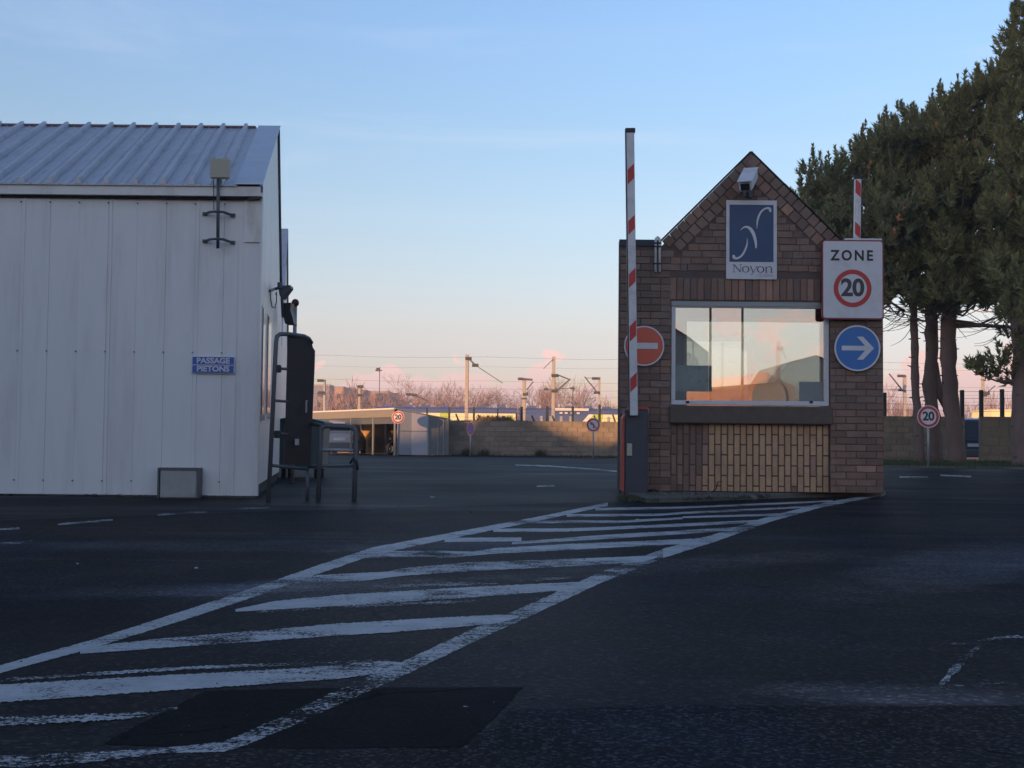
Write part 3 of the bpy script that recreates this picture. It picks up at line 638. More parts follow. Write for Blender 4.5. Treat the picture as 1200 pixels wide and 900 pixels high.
# concrete apron, raised, rough edged
ap = MB(); pts = [G(x, y) for x, y in ((757, 589), (800, 588.5), (860, 586), (930, 583.5), (1000, 581.5), (1038, 580))] + [Vector((xr + .06, BY + .3, 0)), Vector((xl + .02, BY + .3, 0))]
pts = [(p.x, p.y) for p in pts]; ap.prism(pts, 0.0, 0.045)
fixn(ap.build('concrete_apron', M_concd)); bpy.data.objects['concrete_apron']['kind'] = 'structure'
ap2 = MB(); 
for i in range(70):
    a = G(rnd.uniform(762, 900), rnd.uniform(583, 589)); r_ = rnd.uniform(.008, .035); ap2.M = Matrix.Translation((a.x, a.y, .045)) @ Matrix.Rotation(rnd.uniform(0, 3), 4, (rnd.random(), rnd.random(), 1)); ap2.box((-r_, -r_*.7, -r_*.5), (r_, r_*.7, r_*.5), r_*.25)
tag(ap2.build('loose_rubble', M_concd), 'crumbs of broken concrete lying along the foot of the gatehouse', 'rubble', kind='stuff')
# black cable lying at the foot
cb = MB(); cb.tube([P(x, y, BY - .05) for x, y in ((757, 575), (768, 573), (774, 579), (790, 580), (815, 579.5), (832, 578), (839, 573), (841, 565), (846, 564))], .006, 6)
tag(cb.build('black_cable', M_black, smooth=True), 'black cable sagging along the foot of the gatehouse wall beside the barrier cabinet', 'cable')

# signs --------------------------------------------------------------
FR = (1, 0, 0); FU = (0, 0, 1)     # local z of frame() = r x u = (0,-1,0): towards the viewer
def roundsign(name, label, px, py, rpx, Y, kind, post=None, r=None, cat='traffic sign', group=None, right=FR, squash=1.0):
    c = P(px, py, Y); r = r or rpx * Y / FPX; root = thing(name, (c.x, Y, 0 if post else c.z - r), label, cat, group)
    M = frame(c, right, FU)
    face = {'noentry': M_redo, 'blue': M_blue, 'nopark': M_blue}.get(kind, M_signw)
    mb = MB(M); mb.disc(0, 0, r, -.012, 0.0); mb.build('sign_plate', M_galv if kind != 'x' else M_signw, root)
    mb = MB(M); mb.ring(0, 0, r*.93, r, -.001, .004); mb.build('white_rim', M_signw, root)
    mb = MB(M); mb.disc(0, 0, r*.93, -.001, .003); mb.build('sign_face', face, root)
    if kind in ('limit', 'noleft', 'nopark'):
        mb = MB(M); mb.ring(0, 0, r*(.70 if kind != 'nopark' else .72), r*.925, .001, .005); mb.build('red_ring', M_red, root)
    if kind == 'limit': text_mesh('20', r*1.08, M, 'number', M_blk, root, offset=r*.035, z=.0055, spacing=.95)
    if kind == 'noentry':
        mb = MB(M); mb.box((-r*.68, -r*.15, .002), (r*.68, r*.15, .006)); mb.build('white_bar', M_signw, root)
    if kind == 'blue':
        mb = MB(M); w = r*.12; mb.box((-r*.68, -w*.85, .002), (r*.55, w*.85, .006))
        a = [(r*.72, 0), (r*.22, r*.50), (r*.02, r*.50), (r*.40, r*.0), (r*.02, -r*.50), (r*.22, -r*.50)]
        mb.prism([(r*.72, 0), (r*.24, r*.50), (-r*.02, r*.50), (r*.42, 0)], .0025, .0065); mb.prism([(r*.72, 0), (r*.42, 0), (-r*.02, -r*.50), (r*.24, -r*.50)], .0025, .0065)
        fixn(mb.build('white_arrow', M_signw, root))
    if kind == 'nopark':
        mb = MB(M @ Matrix.Rotation(R(-45), 4, 'Z')); mb.box((-r*.75, -r*.11, .002), (r*.75, r*.11, .006)); mb.build('red_slash', M_red, root)
    if kind == 'noleft':
        mb = MB(M); q = [(-.02, -.5), (.16, -.5), (.16, .0), (.02, .22), (-.12, .26), (-.12, .42), (-.48, .16), (-.12, -.08), (-.12, .08), (-.04, .05), (-.02, -.05)]
        mb.prism([(x*r, y*r) for x, y in q], .003, .0055); fixn(mb.build('turn_arrow', M_blk, root))
        mb = MB(M @ Matrix.Rotation(R(-45), 4, 'Z')); mb.box((-r*.75, -r*.07, .003), (r*.75, r*.07, .007)); mb.build('red_slash', M_red, root)
    if post:
        mb = MB(); mb.tube([(c.x, Y + .03, 0), (c.x, Y + .03, c.z + r*.3)], post, 8); mb.build('post', M_galv, root, True)
    else:
        mb = MB(M); mb.box((-.03, -r*.5, -.05), (.03, -r*.4, -.012)); mb.box((-.03, r*.4, -.05), (.03, r*.5, -.012)); mb.build('wall_bracket', M_greymetal, root)
    return root
roundsign('no_entry_sign', 'round red no entry sign on the gatehouse wall behind the left barrier arm', 754.8, 405.3, 23.7, BY - .04, 'noentry')
roundsign('direction_sign', 'round blue sign with a white arrow pointing right under the ZONE 20 panel', 1004.7, 408, 24.6*1.1, BY - .05, 'blue')
def zone_sign():
    Y = BY - .10; a = P(963, 374, Y); b = P(1035.5, 281.5, Y); cx = (a.x + b.x)/2; cz = (a.z + b.z)/2; w = (b.x - a.x)/2; h = (b.z - a.z)/2
    root = thing('zone_sign', (cx, Y, a.z), 'white ZONE 20 panel with a red border, upper right of the gatehouse', 'traffic sign')
    M = frame((cx, Y, cz), FR, FU)
    def rr(w, h, r, n=6): return [(sx*(w - r) + r*math.cos(t), sy*(h - r) + r*math.sin(t)) for sx, sy, t0 in ((1, 1, 0), (-1, 1, 90), (-1, -1, 180), (1, -1, 270)) for t in [R(t0 + 90*k/n) for k in range(n+1)]]
    mb = MB(M); mb.prism(rr(w, h, .03), -.03, 0); mb.build('sign_plate', M_redd, root)
    mb = MB(M); mb.prism(rr(w - .004, h - .004, .03), 0, .002); mb.build('red_border', M_redd, root)
    mb = MB(M); mb.prism(rr(w - .016, h - .016, .025), .002, .004); mb.build('sign_face', M_signw, root)
    text_mesh('ZONE', .155, frame((cx - .01, Y, P(1000, 300, Y).z), FR, FU), 'lettering', M_blk, root, offset=.0045, z=.0055, spacing=1.32, wscale=.92)
    c = P(999, 338, Y); r = 22.3*Y/FPX; M2 = frame(c, FR, FU)
    mb = MB(M2); mb.ring(0, 0, r*.76, r, .003, .0065); mb.build('red_ring', M_red, root)
    text_mesh('20', .262, M2, 'number', mat("number_charcoal", (0.05, 0.05, 0.055), 0.5), root, offset=.008, z=.0055, spacing=.95)
    mb = MB(M); mb.box((-w*.25, h, -.05), (w*.96, h + .02, -.012)); mb.build('top_bracket', M_white, root)
    mb = MB(M); mb.box((-w*.7, -h*.5, -.12), (w*.7, -h*.42, -.03)); mb.box((-w*.7, h*.42, -.12), (w*.7, h*.5, -.03)); mb.build('rail', M_galv, root)
zone_sign()
def company_sign():
    Y = BY - .035; a = P(851, 327, Y); b = P(910.5, 235, Y); cx = (a.x+b.x)/2; cz = (a.z+b.z)/2; w = (b.x-a.x)/2; h = (b.z-a.z)/2
    root = thing('company_sign', (cx, Y, a.z), 'white framed navy Noyon name board with a curved N emblem under the gable camera', 'sign')
    M = frame((cx, Y, cz), FR, FU)
    mb = MB(M); mb.box((-w, -h, -.02), (w, h, 0), .003); mb.build('sign_plate', M_signw, root)
    # coordinates below in the panel's own pixels (8.19 per photograph pixel), origin mid panel
    k = 2*w / 487.0; X = lambda x: (x - 335)*k; Yy = lambda y: -(y - 456)*k
    mb = MB(M); mb.box((X(122), Yy(670), 0), (X(545), Yy(118), .003)); mb.build('navy_field', M_navy, root)
    def swoosh(pts, z0=.003, z1=.0055):
        # pts (x, y, halfwidth); Catmull-Rom
        Q = []
        for i in range(len(pts)-1):
            p0 = pts[max(i-1, 0)]; p1 = pts[i]; p2 = pts[i+1]; p3 = pts[min(i+2, len(pts)-1)]
            for s in range(6):
                t = s/6; Q.append([.5*((2*p1[j]) + (-p0[j]+p2[j])*t + (2*p0[j]-5*p1[j]+4*p2[j]-p3[j])*t*t + (-p0[j]+3*p1[j]-3*p2[j]+p3[j])*t**3) for j in range(3)])
        Q.append(list(pts[-1])); Lf = []; Rt = []
        for i, q in enumerate(Q):
            a_ = Q[max(i-1, 0)]; c_ = Q[min(i+1, len(Q)-1)]; d = Vector((c_[0]-a_[0], c_[1]-a_[1])); d.normalize(); n = Vector((-d.y, d.x))*max(q[2], .8)
            Lf.append((X(q[0]+n.x), Yy(q[1]+n.y))); Rt.append((X(q[0]-n.x), Yy(q[1]-n.y)))
        mb = MB(M)
        for i in range(len(Q)-1):
            A, B, C_, D = Lf[i], Lf[i+1], Rt[i+1], Rt[i]
            mb.add([(p[0], p[1], z) for z in (z0, z1) for p in (A, B, C_, D)], [(0,1,2,3),(7,6,5,4),(0,4,5,1),(2,6,7,3)] + ([(3,7,4,0)] if i == 0 else []) + ([(1,5,6,2)] if i == len(Q)-2 else []))
        return mb
    e = [[(386, 352, 1), (388, 290, 7), (402, 230, 9), (430, 180, 8), (470, 152, 8), (505, 152, 11), (513, 175, 12), (510, 186, 8)],
         [(226, 370, 1), (248, 345, 5), (280, 332, 9), (315, 345, 14), (345, 385, 16), (365, 440, 14), (375, 490, 11), (376, 538, 6)],
         [(292, 438, 1), (290, 500, 6), (270, 560, 9), (240, 610, 9), (200, 636, 10), (168, 632, 13), (163, 615, 13), (165, 604, 8)]]
    for s in e: fixn(swoosh(s).build('emblem_stroke', M_signw, root))
    # name, drawn with thick and thin strokes
    tw, tk = 2.2, 6.0; S = []
    S += [[(165, 768, tw), (167, 700, tw)], [(167, 698, tk*.8), (228, 770, tk*.8)], [(228, 770, tw), (230, 700, tw)], [(152, 770, tw), (180, 770, tw)], [(152, 698, tw), (176, 698, tw)], [(218, 698, tw), (242, 698, tw)]]
    def oval(cx_, cy_, rx_, ry_): return [(cx_ + rx_*math.cos(t), cy_ + ry_*math.sin(t), tw + (tk - tw)*abs(math.cos(t))) for t in [2*math.pi*i/14 for i in range(16)]]
    S += [oval(278, 742, 30, 28), oval(422, 742, 30, 28)]
    S += [[(326, 716, tk*.8), (352, 770, tk*.8)], [(382, 714, tw), (352, 772, tw), (340, 790, tw), (326, 791, tk*.6)], [(316, 714, tw), (336, 714, tw)], [(374, 714, tw), (394, 714, tw)]]
    S += [[(474, 714, tk*.9), (475, 770, tk*.9)], [(475, 730, tw), (495, 716, tw*1.4), (518, 718, tk*.8), (526, 740, tk*.9), (526, 770, tk*.9)], [(462, 770, tw), (488, 770, tw)], [(514, 770, tw), (540, 770, tw)]]
    mb = MB()
    for s in S:
        q = swoosh(s, .0, .003); mb.add(q.v, q.f)
    fixn(mb.build('lettering', M_letg, root))
    text_mesh('Calais', 44*k, frame(M @ Vector((X(475), Yy(797), 0)), FR, FU), 'small_lettering', M_letl, root, z=.001, wscale=1.25)
company_sign()
# wall camera
def cctv():
    Y = BY; c = P(876, 212, Y - .25)
    root = thing('security_camera', (P(876, 232, Y).x, Y, P(876, 232, Y).z), 'white box security camera on a short bracket near the peak of the gatehouse gable', 'security camera')
    d = Vector((-.34, -.85, -.55)).normalized(); r_ = d.cross(Vector((0, 0, 1))).normalized(); u = r_.cross(d)
    ce_ = P(877, 211, Y - .22); M = Matrix((r_, u, -d)).transposed().to_4x4(); M.translation = ce_
    mb = MB(M); mb.box((-.072, -.06, -.20), (.072, .058, .20), .018); mb.build('housing', M_white, root)
    mb = MB(M); mb.box((-.080, .060, -.225), (.080, .070, .21), .003); mb.build('sun_shield', M_white, root)
    mb = MB(M); mb.box((-.048, -.04, -.206), (.048, .032, -.198)); mb.build('lens_window', M_darkglass, root)
    mb = MB(); mb.tube([P(876, 221, Y - .2), P(876, 229, Y - .16), P(876.5, 231, Y + .02)], .02, 8); mb.build('bracket', M_greymetal, root, True)
    f = P(877, 229, Y); mb = MB(); mb.box((f.x - .035, Y - .03, f.z - .03), (f.x + .035, Y + .005, f.z + .03), .004); mb.build('mounting_plate', M_greymetal, root)
cctv()
# conduits beside the gable
cd = thing('cable_conduit', (bx(770), BY, bz(322, 770)), 'pair of white cable pipes with a bent top, left foot of the gable', 'conduit')
mb = MB(); Yc = BY - .03
mb.tube([P(768.3, 319, Yc), P(768.3, 283, Yc), P(769.0, 279.5, Yc), P(770.7, 278, Yc), P(772.4, 279.5, Yc), P(773.1, 283, Yc), P(773.1, 319, Yc)], .015, 8); mb.build('pipe', M_white, cd, True)
mb = MB()
for y in (285, 289, 309):
    a = P(766.5, y, Yc); b = P(775, y, Yc); mb.box((a.x, Yc - .02, a.z - .008), (b.x, Yc + .03, a.z + .008))
mb.build('clip', M_black, cd)

# ------------------------------------------------------------------ barriers
def barrier(name, label, Yb, arm, w, box, stripes, sgn):
    c0 = P(arm[0], arm[1], Yb); c1 = P(arm[2], arm[3], Yb); root = thing(name, (c0.x, Yb, 0), label, 'barrier')
    u = (c1 - c0); L = u.length; u.normalize(); r_ = Vector((u.z, 0, -u.x)).normalized(); M = frame(c0, r_, u)
    mb = MB(M); mb.box((-w/2, 0, -.03), (w/2, L, .03), .004); mb.build('arm', M_white, root)
    mb = MB(M); mb.box((-w/2 - .012, 0, -.026), (-w/2 - .001, L, .026)) if sgn < 0 else mb.box((w/2 + .001, 0, -.026), (w/2 + .012, L, .026)); mb.build('rubber_edge', M_black, root)
    mb = MB(M); mb.box((-w/2 - .012, L, -.034), (w/2 + .012, L + .05, .034), .006); mb.build('end_cap', M_black, root)
    for (ya, yb) in stripes:
        a = (c0.z, 0); za = (P(arm[2], ya, Yb).z - c0.z)/u.z; zb_ = (P(arm[2], yb, Yb).z - c0.z)/u.z; k = .035*sgn
        mb = MB(M); q = [(-w*.42, zb_ + k), (w*.42, zb_ - k), (w*.42, za - k), (-w*.42, za + k)]; mb.prism(q, .0295, .0325); fixn(mb.build('red_band', M_red, root))
    return root, M
bl, Mb = barrier('raised_barrier', 'raised red and white barrier arm on a slate cabinet, left corner of the gatehouse', BY - .45, (742.6, 487, 738.4, 156), 9.2*13.55/FPX, None, [(213, 196), (272, 256), (334, 318), (397, 379), (456, 440)], -1)
Yk = BY - .38; a = P(731.5, 587, Yk); b = P(759.5, 480, Yk)
mb = MB(); mb.box((a.x, Yk, 0.0), (b.x, Yk + .34, b.z), .012); mb.build('cabinet', M_barr, bl)
mb = MB(); mb.box((a.x - .022, Yk + .0, .06), (a.x - .001, Yk + .33, b.z - .09)); 
mb.M = None; q = [(a.x - .022, b.z - .09), (a.x - .001, b.z - .09), (a.x + .09, b.z + .012), (a.x + .05, b.z + .03)]
mb.M = frame((0, Yk, 0), FR, FU); mb.prism(q, -.33, -.003); mb.box((a.x + .05, b.z + .001, -.33), (b.x + .0, b.z + .028, -.003)); mb.M = None
fixn(mb.build('orange_door_edge', M_barro, bl))
c = P(737.5, 527, Yk); mb = MB(); mb.box((c.x - .028, Yk - .02, c.z - .066), (c.x + .028, Yk - .001, c.z + .066), .004); mb.build('label_box', M_beige, bl)
mb = MB(); mb.box((a.x - .03, Yk - .03, 0), (b.x + .03, Yk + .4, .016)); mb.build('base_slab', M_concd, bl)
c = P(742.6, 486, Yk); mb = MB(frame((c.x, Yk, c.z + .03), FR, FU)); mb.disc(0, 0, .05, -.01, .06, 20); mb.build('pivot', M_greymetal, bl)
br2, Mb2 = barrier('raised_barrier', 'raised red and white barrier arm sticking up behind the ZONE 20 panel', 17.6, (1001.5, 480, 1005.2, 210), 7.4*17.6/FPX, None, [(229, 213), (277, 263), (330, 314), (384, 368), (440, 424)], 1)
a = P(996, 540, 17.6); mb = MB(); mb.box((a.x, 17.66, 0), (a.x + .34, 18.0, 1.05), .012); mb.build('cabinet', M_barr, br2)

# ------------------------------------------------------------------ left white building
def long_building():
    c = P(301.5, 575, 12.5); Cc = Vector((P(303.6, 400, 12.5).x, 12.5, 0)); d1 = Vector((-1, -.012, 0)).normalized(); d2 = Vector((-.140, .990, 0)).normalized()
    root = thing('white_clad_building', (Cc.x - 4, 14, 0), 'low white sheet clad building with a ribbed metal roof, left of the yard', 'building')
    zt = P(305, 231.6, 12.5).z; zf = P(305, 220, 12.5).z; zr = P(322, 150.5, 15.65).z; LW = 9.0; tr = (15.65 - 12.5)/.99
    n = Vector((0, -1, 0)); back = 5.6
    core = MB(); 
    def prism(pts, z0, z1): core.add([(p.x, p.y, z0) for p in pts] + [(p.x, p.y, z1) for p in pts], [(3,2,1,0),(4,5,6,7),(0,1,5,4),(1,2,6,5),(2,3,7,6),(3,0,4,7)])
    e = Vector((-.03, .03, 0))
    prism([Cc + e, Cc + e + d2*back, Cc + d1*LW + d2*back + e, Cc + d1*LW + e], 0, 2.35)
    prism([Cc + e, Cc + e + d2*tr, Cc + d1*LW + d2*tr + e, Cc + d1*LW + e], 2.35, zf - .02)
    fixn(core.build('wall_core', M_dark, root))
    # front panels
    pw = 34.1*12.5/FPX; i = 0; t = 0.36; zpb = P(280, 581, 12.5).z
    edges = [0.0, 0.36]
    while edges[-1] < LW: edges.append(edges[-1] + pw)
    def panel(t0, t1, z0, z1, name='cladding_panel', pr=.0):
        a = Cc + d1*t0 + n*pr; b = Cc + d1*(t1 - .0018) + n*pr; th = n*.02
        q = [a, b, b - th*1.5, a - th*1.5]
        mb = MB(); mb.add([(p.x, p.y, z0) for p in q] + [(p.x, p.y, z1) for p in q], [(3,2,1,0),(4,5,6,7),(0,1,5,4),(1,2,6,5),(2,3,7,6),(3,0,4,7)])
        return fixn(mb.build(name, M_clad, root))
    for k in range(len(edges)-1):
        panel(edges[k], edges[k+1], zpb, zt, pr=.0025*(k % 2))
        if k % 3 == 1:
            mb = MB(); a = Cc + d1*(edges[k+1] - .035); mb.box((a.x - .012, a.y - .012, zpb + .002), (a.x + .006, a.y - .002, zt - .002)); mb.build('seam_strip', M_clad, root)
    z1_ = P(290, 284, 12.5).z
    mb = MB(); a = Cc; mb.box((a.x - .165, a.y - .024, z1_), (a.x + .006, a.y - .006, zf - .05)); mb.build('corner_plate', M_fascia, root)
    mb = MB(); mb.box((a.x - .30, a.y - .010, zpb), (a.x - .22, a.y - .0065, z1_ - .01)); mb.box((a.x - .012, a.y - .02, zpb), (a.x + .012, a.y + .05, zt)); mb.build('corner_trim', M_clad, root)
    # fasteners
    mb = MB()
    for k in range(1, len(edges)):
        for py in (412.5, 563.5, 238.5):
            p = Cc + d1*edges[k]; zz = P(150, py, 12.5).z; mb.box((p.x - .0045, p.y - .026, zz - .0045), (p.x + .0045, p.y - .004, zz + .0045))
    o = mb.build('fasteners', M_dark, root); o['kind'] = 'stuff'
    # fascia and gutter gap
    mb = MB(); mb.box((Cc.x - LW, Cc.y - .10, zf - .105), (Cc.x + .02, Cc.y - .02, zf - .008), .004); mb.build('fascia', M_fascia, root)
    mb = MB(); mb.box((Cc.x - LW, Cc.y - .06, zf - .128), (Cc.x - .01, Cc.y + .0, zf - .106)); mb.build('soffit', M_dark, root)
    mb = MB(); mb.tube([(Cc.x - .12, Cc.y - .06, zf - .125), (Cc.x + .0, Cc.y - .08, zf - .115), (Cc.x + .015, Cc.y - .09, zf - .05), (Cc.x + .015, Cc.y - .09, zf - .005)], .014, 6); mb.build('gutter_stub', M_greymetal, root, True)
    # roof planes
    eF = Cc + n*.12; ovh = Vector((.03, 0, 0)); A = eF + ovh; B = Cc + d2*tr + ovh
    def roofplane(a, b, za, zb_, name, m, x0, x1, lift=0.0, th=.012):
        q = [Vector((a.x - x0, a.y, za + lift)), Vector((a.x - x1, a.y, za + lift)), Vector((b.x - x1, b.y, zb_ + lift)), Vector((b.x - x0, b.y, zb_ + lift))]
        mb = MB(); mb.add(q + [p - Vector((0, 0, th)) for p in q], [(0,1,2,3),(7,6,5,4),(0,4,5,1),(1,5,6,2),(2,6,7,3),(3,7,4,0)]); return fixn(mb.build(name, m, root))
    roofplane(A, B, zf, zr, 'roof_sheet', M_roof, .25, LW)
    # verge flashing in three lengths
    for f0, f1, up in ((0, .44, 0), (.44, .80, .004), (.80, 1.02, .008)):
        a = A.lerp(B, f0); b = A.lerp(B, min(f1 + .015, 1.02)); roofplane(a, b, zf + (zr - zf)*f0, zf + (zr - zf)*min(f1 + .015, 1.02), 'verge_flashing', M_flash, -.004, .27, .016 + up, .006)
    # standing ribs
    sp = 118/3.53*12.4/FPX; x = .42
    u = (B - A); zz = zr - zf
    while x < LW:
        mb = MB()
        q0 = Vector((A.x - x, A.y - .004, zf)); q1 = Vector((B.x - x, B.y, zr)); w_ = .034; hgt = .06
        prof = [(-w_, 0), (-w_*.55, hgt), (w_*.55, hgt), (w_, 0)]
        vs = [q0 + Vector((s, 0, t_)) for s, t_ in prof] + [q1 + Vector((s, 0, t_)) for s, t_ in prof]
        mb.add(vs, [(0,1,5,4),(1,2,6,5),(2,3,7,6),(0,3,2,1),(4,5,6,7),(3,0,4,7)]); fixn(mb.build('roof_rib', M_roof, root))
        for s in (.33, .66):
            mb = MB(); o_ = Vector((sp*s, 0, 0)); vs = [q0 - o_ + Vector((a_, 0, b_)) for a_, b_ in ((-.012, 0), (0, .012), (.012, 0))] + [q1 - o_ + Vector((a_, 0, b_)) for a_, b_ in ((-.012, 0), (0, .012), (.012, 0))]
            mb.add(vs, [(0,1,4,3),(1,2,5,4),(0,2,1),(3,4,5),(2,0,3,5)]); fixn(mb.build('roof_swage', M_roof, root))
        x += sp
    mb = MB(); mb.box((B.x - LW, B.y - .03, zr + .0), (B.x - .30, B.y + .06, zr + .024)); mb.build('ridge_cap', M_ridge, root)
    # rear slope
    Bk = Cc + d2*back; mb = MB(); q = [Vector((B.x, B.y, zr)), Vector((B.x - LW, B.y, zr)), Vector((Bk.x - LW, Bk.y, 2.2)), Vector((Bk.x, Bk.y, 2.2))]; 
    kn = Cc + d2*(tr + 1.5)
    q = [Vector((B.x, B.y, zr)), Vector((B.x - LW, B.y, zr)), Vector((kn.x - LW + .03, kn.y, 2.75)), Vector((kn.x + .03, kn.y, 2.75))]
    mb.add(q, [(0,1,2,3)]); q2 = [q[3], q[2], Vector((Bk.x - LW + .03, Bk.y, 2.3)), Vector((Bk.x + .03, Bk.y, 2.3))]; mb.add(q2, [(0,1,2,3)]); mb.build('rear_roof_sheet', M_roof, root)
    # side (gable) wall
    S = lambda t_, z_, o_=0.0: (Cc + d2*t_ + Vector((.99, .14, 0))*o_ + Vector((0, 0, z_)))
    mb = MB(); zz0 = .12
    poly = [S(0, zz0), S(back, zz0), S(back, 2.3), S(tr + 1.5, 2.72), S(tr, zr - .02), S(0, zf - .01)]
    mb.add([p for p in poly] + [p - Vector((.03, 0, 0)) for p in poly], [(0,1,2,3,4,5), (11,10,9,8,7,6)] + [(i, (i+1) % 6, 6 + (i+1) % 6, 6 + i) for i in range(6)]); fixn(mb.build('gable_cladding', M_clad, root))
    mb = MB()
    for t_ in np.arange(.3, back, .3): mb.add([S(t_, zz0, .001), S(t_ + .012, zz0, .001), S(t_ + .012, 2.2, .008), S(t_, 2.2, .008)], [(0,1,2,3)])
    o = mb.build('gable_seams', M_dark, root)
    mb = MB(); mb.add([S(tr, zr + .01, .012), S(tr, zr - .06, .012), S(tr + 1.5, 2.68, .012), S(tr + 1.5, 2.76, .012)], [(0,1,2,3)])
    mb.add([S(tr + 1.5, 2.76, .012), S(tr + 1.5, 2.68, .012), S(back, 2.24, .012), S(back, 2.32, .012)], [(0,1,2,3)]); mb.build('verge_edge', M_dark, root)
    for (t0, t1, za, zb2) in ((.38, .78, .82, 1.9), (1.45, 2.1, .86, 1.92)):
        w = MB(); 
        def sb(mb, t0, t1, z0, z1, o0, o1): mb.add([S(t0, z0, o0), S(t1, z0, o0), S(t1, z1, o0), S(t0, z1, o0), S(t0, z0, o1), S(t1, z0, o1), S(t1, z1, o1), S(t0, z1, o1)], [(3,2,1,0),(4,5,6,7),(0,1,5,4),(1,2,6,5),(2,3,7,6),(3,0,4,7)])
        sb(w, t0 - .02, t0, za - .02, zb2 + .02, 0, .012); sb(w, t1, t1 + .02, za - .02, zb2 + .02, 0, .012); sb(w, t0, t1, za - .05, za, 0, .05); sb(w, t0, t1, zb2, zb2 + .02, 0, .013)
        wf = fixn(w.build('window', M_pvc, root)); g = MB(); sb(g, t0, t1, za, zb2, 0.002, .02); fixn(g.build('pane', M_darkglass, wf))
    mb = MB(); 
    for k in range(40):
        t_ = rnd.uniform(0, 2.4); r_ = rnd.uniform(.008, .025); p = Cc + d1*t_ + n*rnd.uniform(0, .12); mb.M = Matrix.Translation((p.x, p.y, .01)) @ Matrix.Rotation(rnd.uniform(0, 3), 4, 'Z'); mb.box((-r_, -r_*.6, 0), (r_, r_*.6, r_*.7), r_*.2)
    mb.M = None; mb.box((Cc.x - LW, Cc.y + .002, 0), (Cc.x - .02, Cc.y + .028, zpb - .002)); o = mb.build('plinth', M_concd, root)
    return root, Cc, d1, d2, S
LB, LC, Ld1, Ld2, LS = long_building()
# antenna on the wall
def antenna():
    Y = LC.y; root = thing('panel_antenna', (P(254, 285, Y).x, Y - .05, P(254, 290, Y).z), 'square beige antenna panel on a steel mast bracketed to the white building', 'antenna')
    Ya = Y - .16
    mb = MB(); mb.tube([P(255.3, 291, Ya), P(255.8, 200, Ya)], .0165, 10); mb.build('mast', M_greymetal, root, True)
    a = P(246.3, 209.5, Ya - .05); b = P(269.8, 186, Ya - .05); mb = MB(); mb.box((a.x, Ya - .08, a.z), (b.x, Ya - .03, b.z), .012); mb.build('panel', M_beige, root)
    mb = MB(); 
    for px in (251, 265.5):
        q = P(px, 186, Ya - .05); mb.tube([(q.x, Ya - .05, q.z - .01), (q.x, Ya - .05, q.z + .016)], .011, 8); q = P(px, 209, Ya - .05); mb.tube([(q.x, Ya - .05, q.z - .02), (q.x, Ya - .05, q.z + .01)], .011, 8)
    mb.build('lug', M_beige, root)
    for py in (250.5, 282.5):
        mb = MB(); q = [P(x, y, Y - d) for x, y, d in ((240, py, .03), (246, py - 2, .10), (252, py - 2.5, .17), (256, py - 2.5, .175), (262, py - 2, .15), (268, py + .3, .09), (272.5, py + 1.5, .03))]
        mb.tube(q, .013, 6)
        for e in (q[0], q[-1]): mb.box((e.x - .022, Y - .035, e.z - .016), (e.x + .022, Y - .004, e.z + .016))
        mb.build('wall_bracket', M_greymetal, root)
    mb = MB(); mb.tube([P(250, 211, Ya), P(250.5, 226, Y - .1), P(250.5, 246, Y - .1)], .004, 5); mb.build('lead', M_black, root)
antenna()
# PASSAGE PIETONS plate
Y = LC.y - .035; a = P(224.5, 437.5, Y); b = P(275, 418, Y); cx = (a.x+b.x)/2; cz = (a.z+b.z)/2; w = (b.x-a.x)/2; h = (b.z-a.z)/2
pp = thing('pedestrian_sign', (cx, Y, a.z), 'blue rectangular PASSAGE PIETONS plate screwed to the white building', 'sign'); M = frame((cx, Y, cz), FR, FU)
mb = MB(M); mb.box((-w, -h, -.012), (w, h, 0), .002); mb.build('sign_plate', M_signw, pp)
for s in (-1, 1): 
    mb = MB(M); mb.box((-w*.965, .004 if s > 0 else -h*.93, 0), (w*.965, h*.93 if s > 0 else -.004, .002)); mb.build('blue_field', M_blue2, pp)
    text_mesh('PASSAGE' if s > 0 else 'PIETONS', .074, frame((cx, Y, cz + s*h*.47), FR, FU), 'lettering', M_signw, pp, offset=.0026, z=.003, wscale=1.1)
# concrete block with a dark metal frame leaning at the base
Y = 12.32; a = P(184, 588, Y); b = P(233.5, 548.5, Y); cb = thing('concrete_guard_block', ((a.x+b.x)/2, Y, 0), 'pale concrete block in a dark steel frame against the foot of the white building', 'concrete block')
mb = MB(); mb.box((a.x + .02, Y, 0), (b.x - .02, Y + .13, b.z - .02), .012); mb.build('block', M_conc, cb)
mb = MB(); mb.box((a.x, Y - .006, 0), (a.x + .016, Y + .14, b.z)); mb.box((b.x - .016, Y - .006, 0), (b.x, Y + .14, b.z)); mb.box((a.x + .016, Y - .006, b.z - .02), (b.x - .016, Y + .14, b.z)); mb.build('steel_frame', M_greymetal, cb)
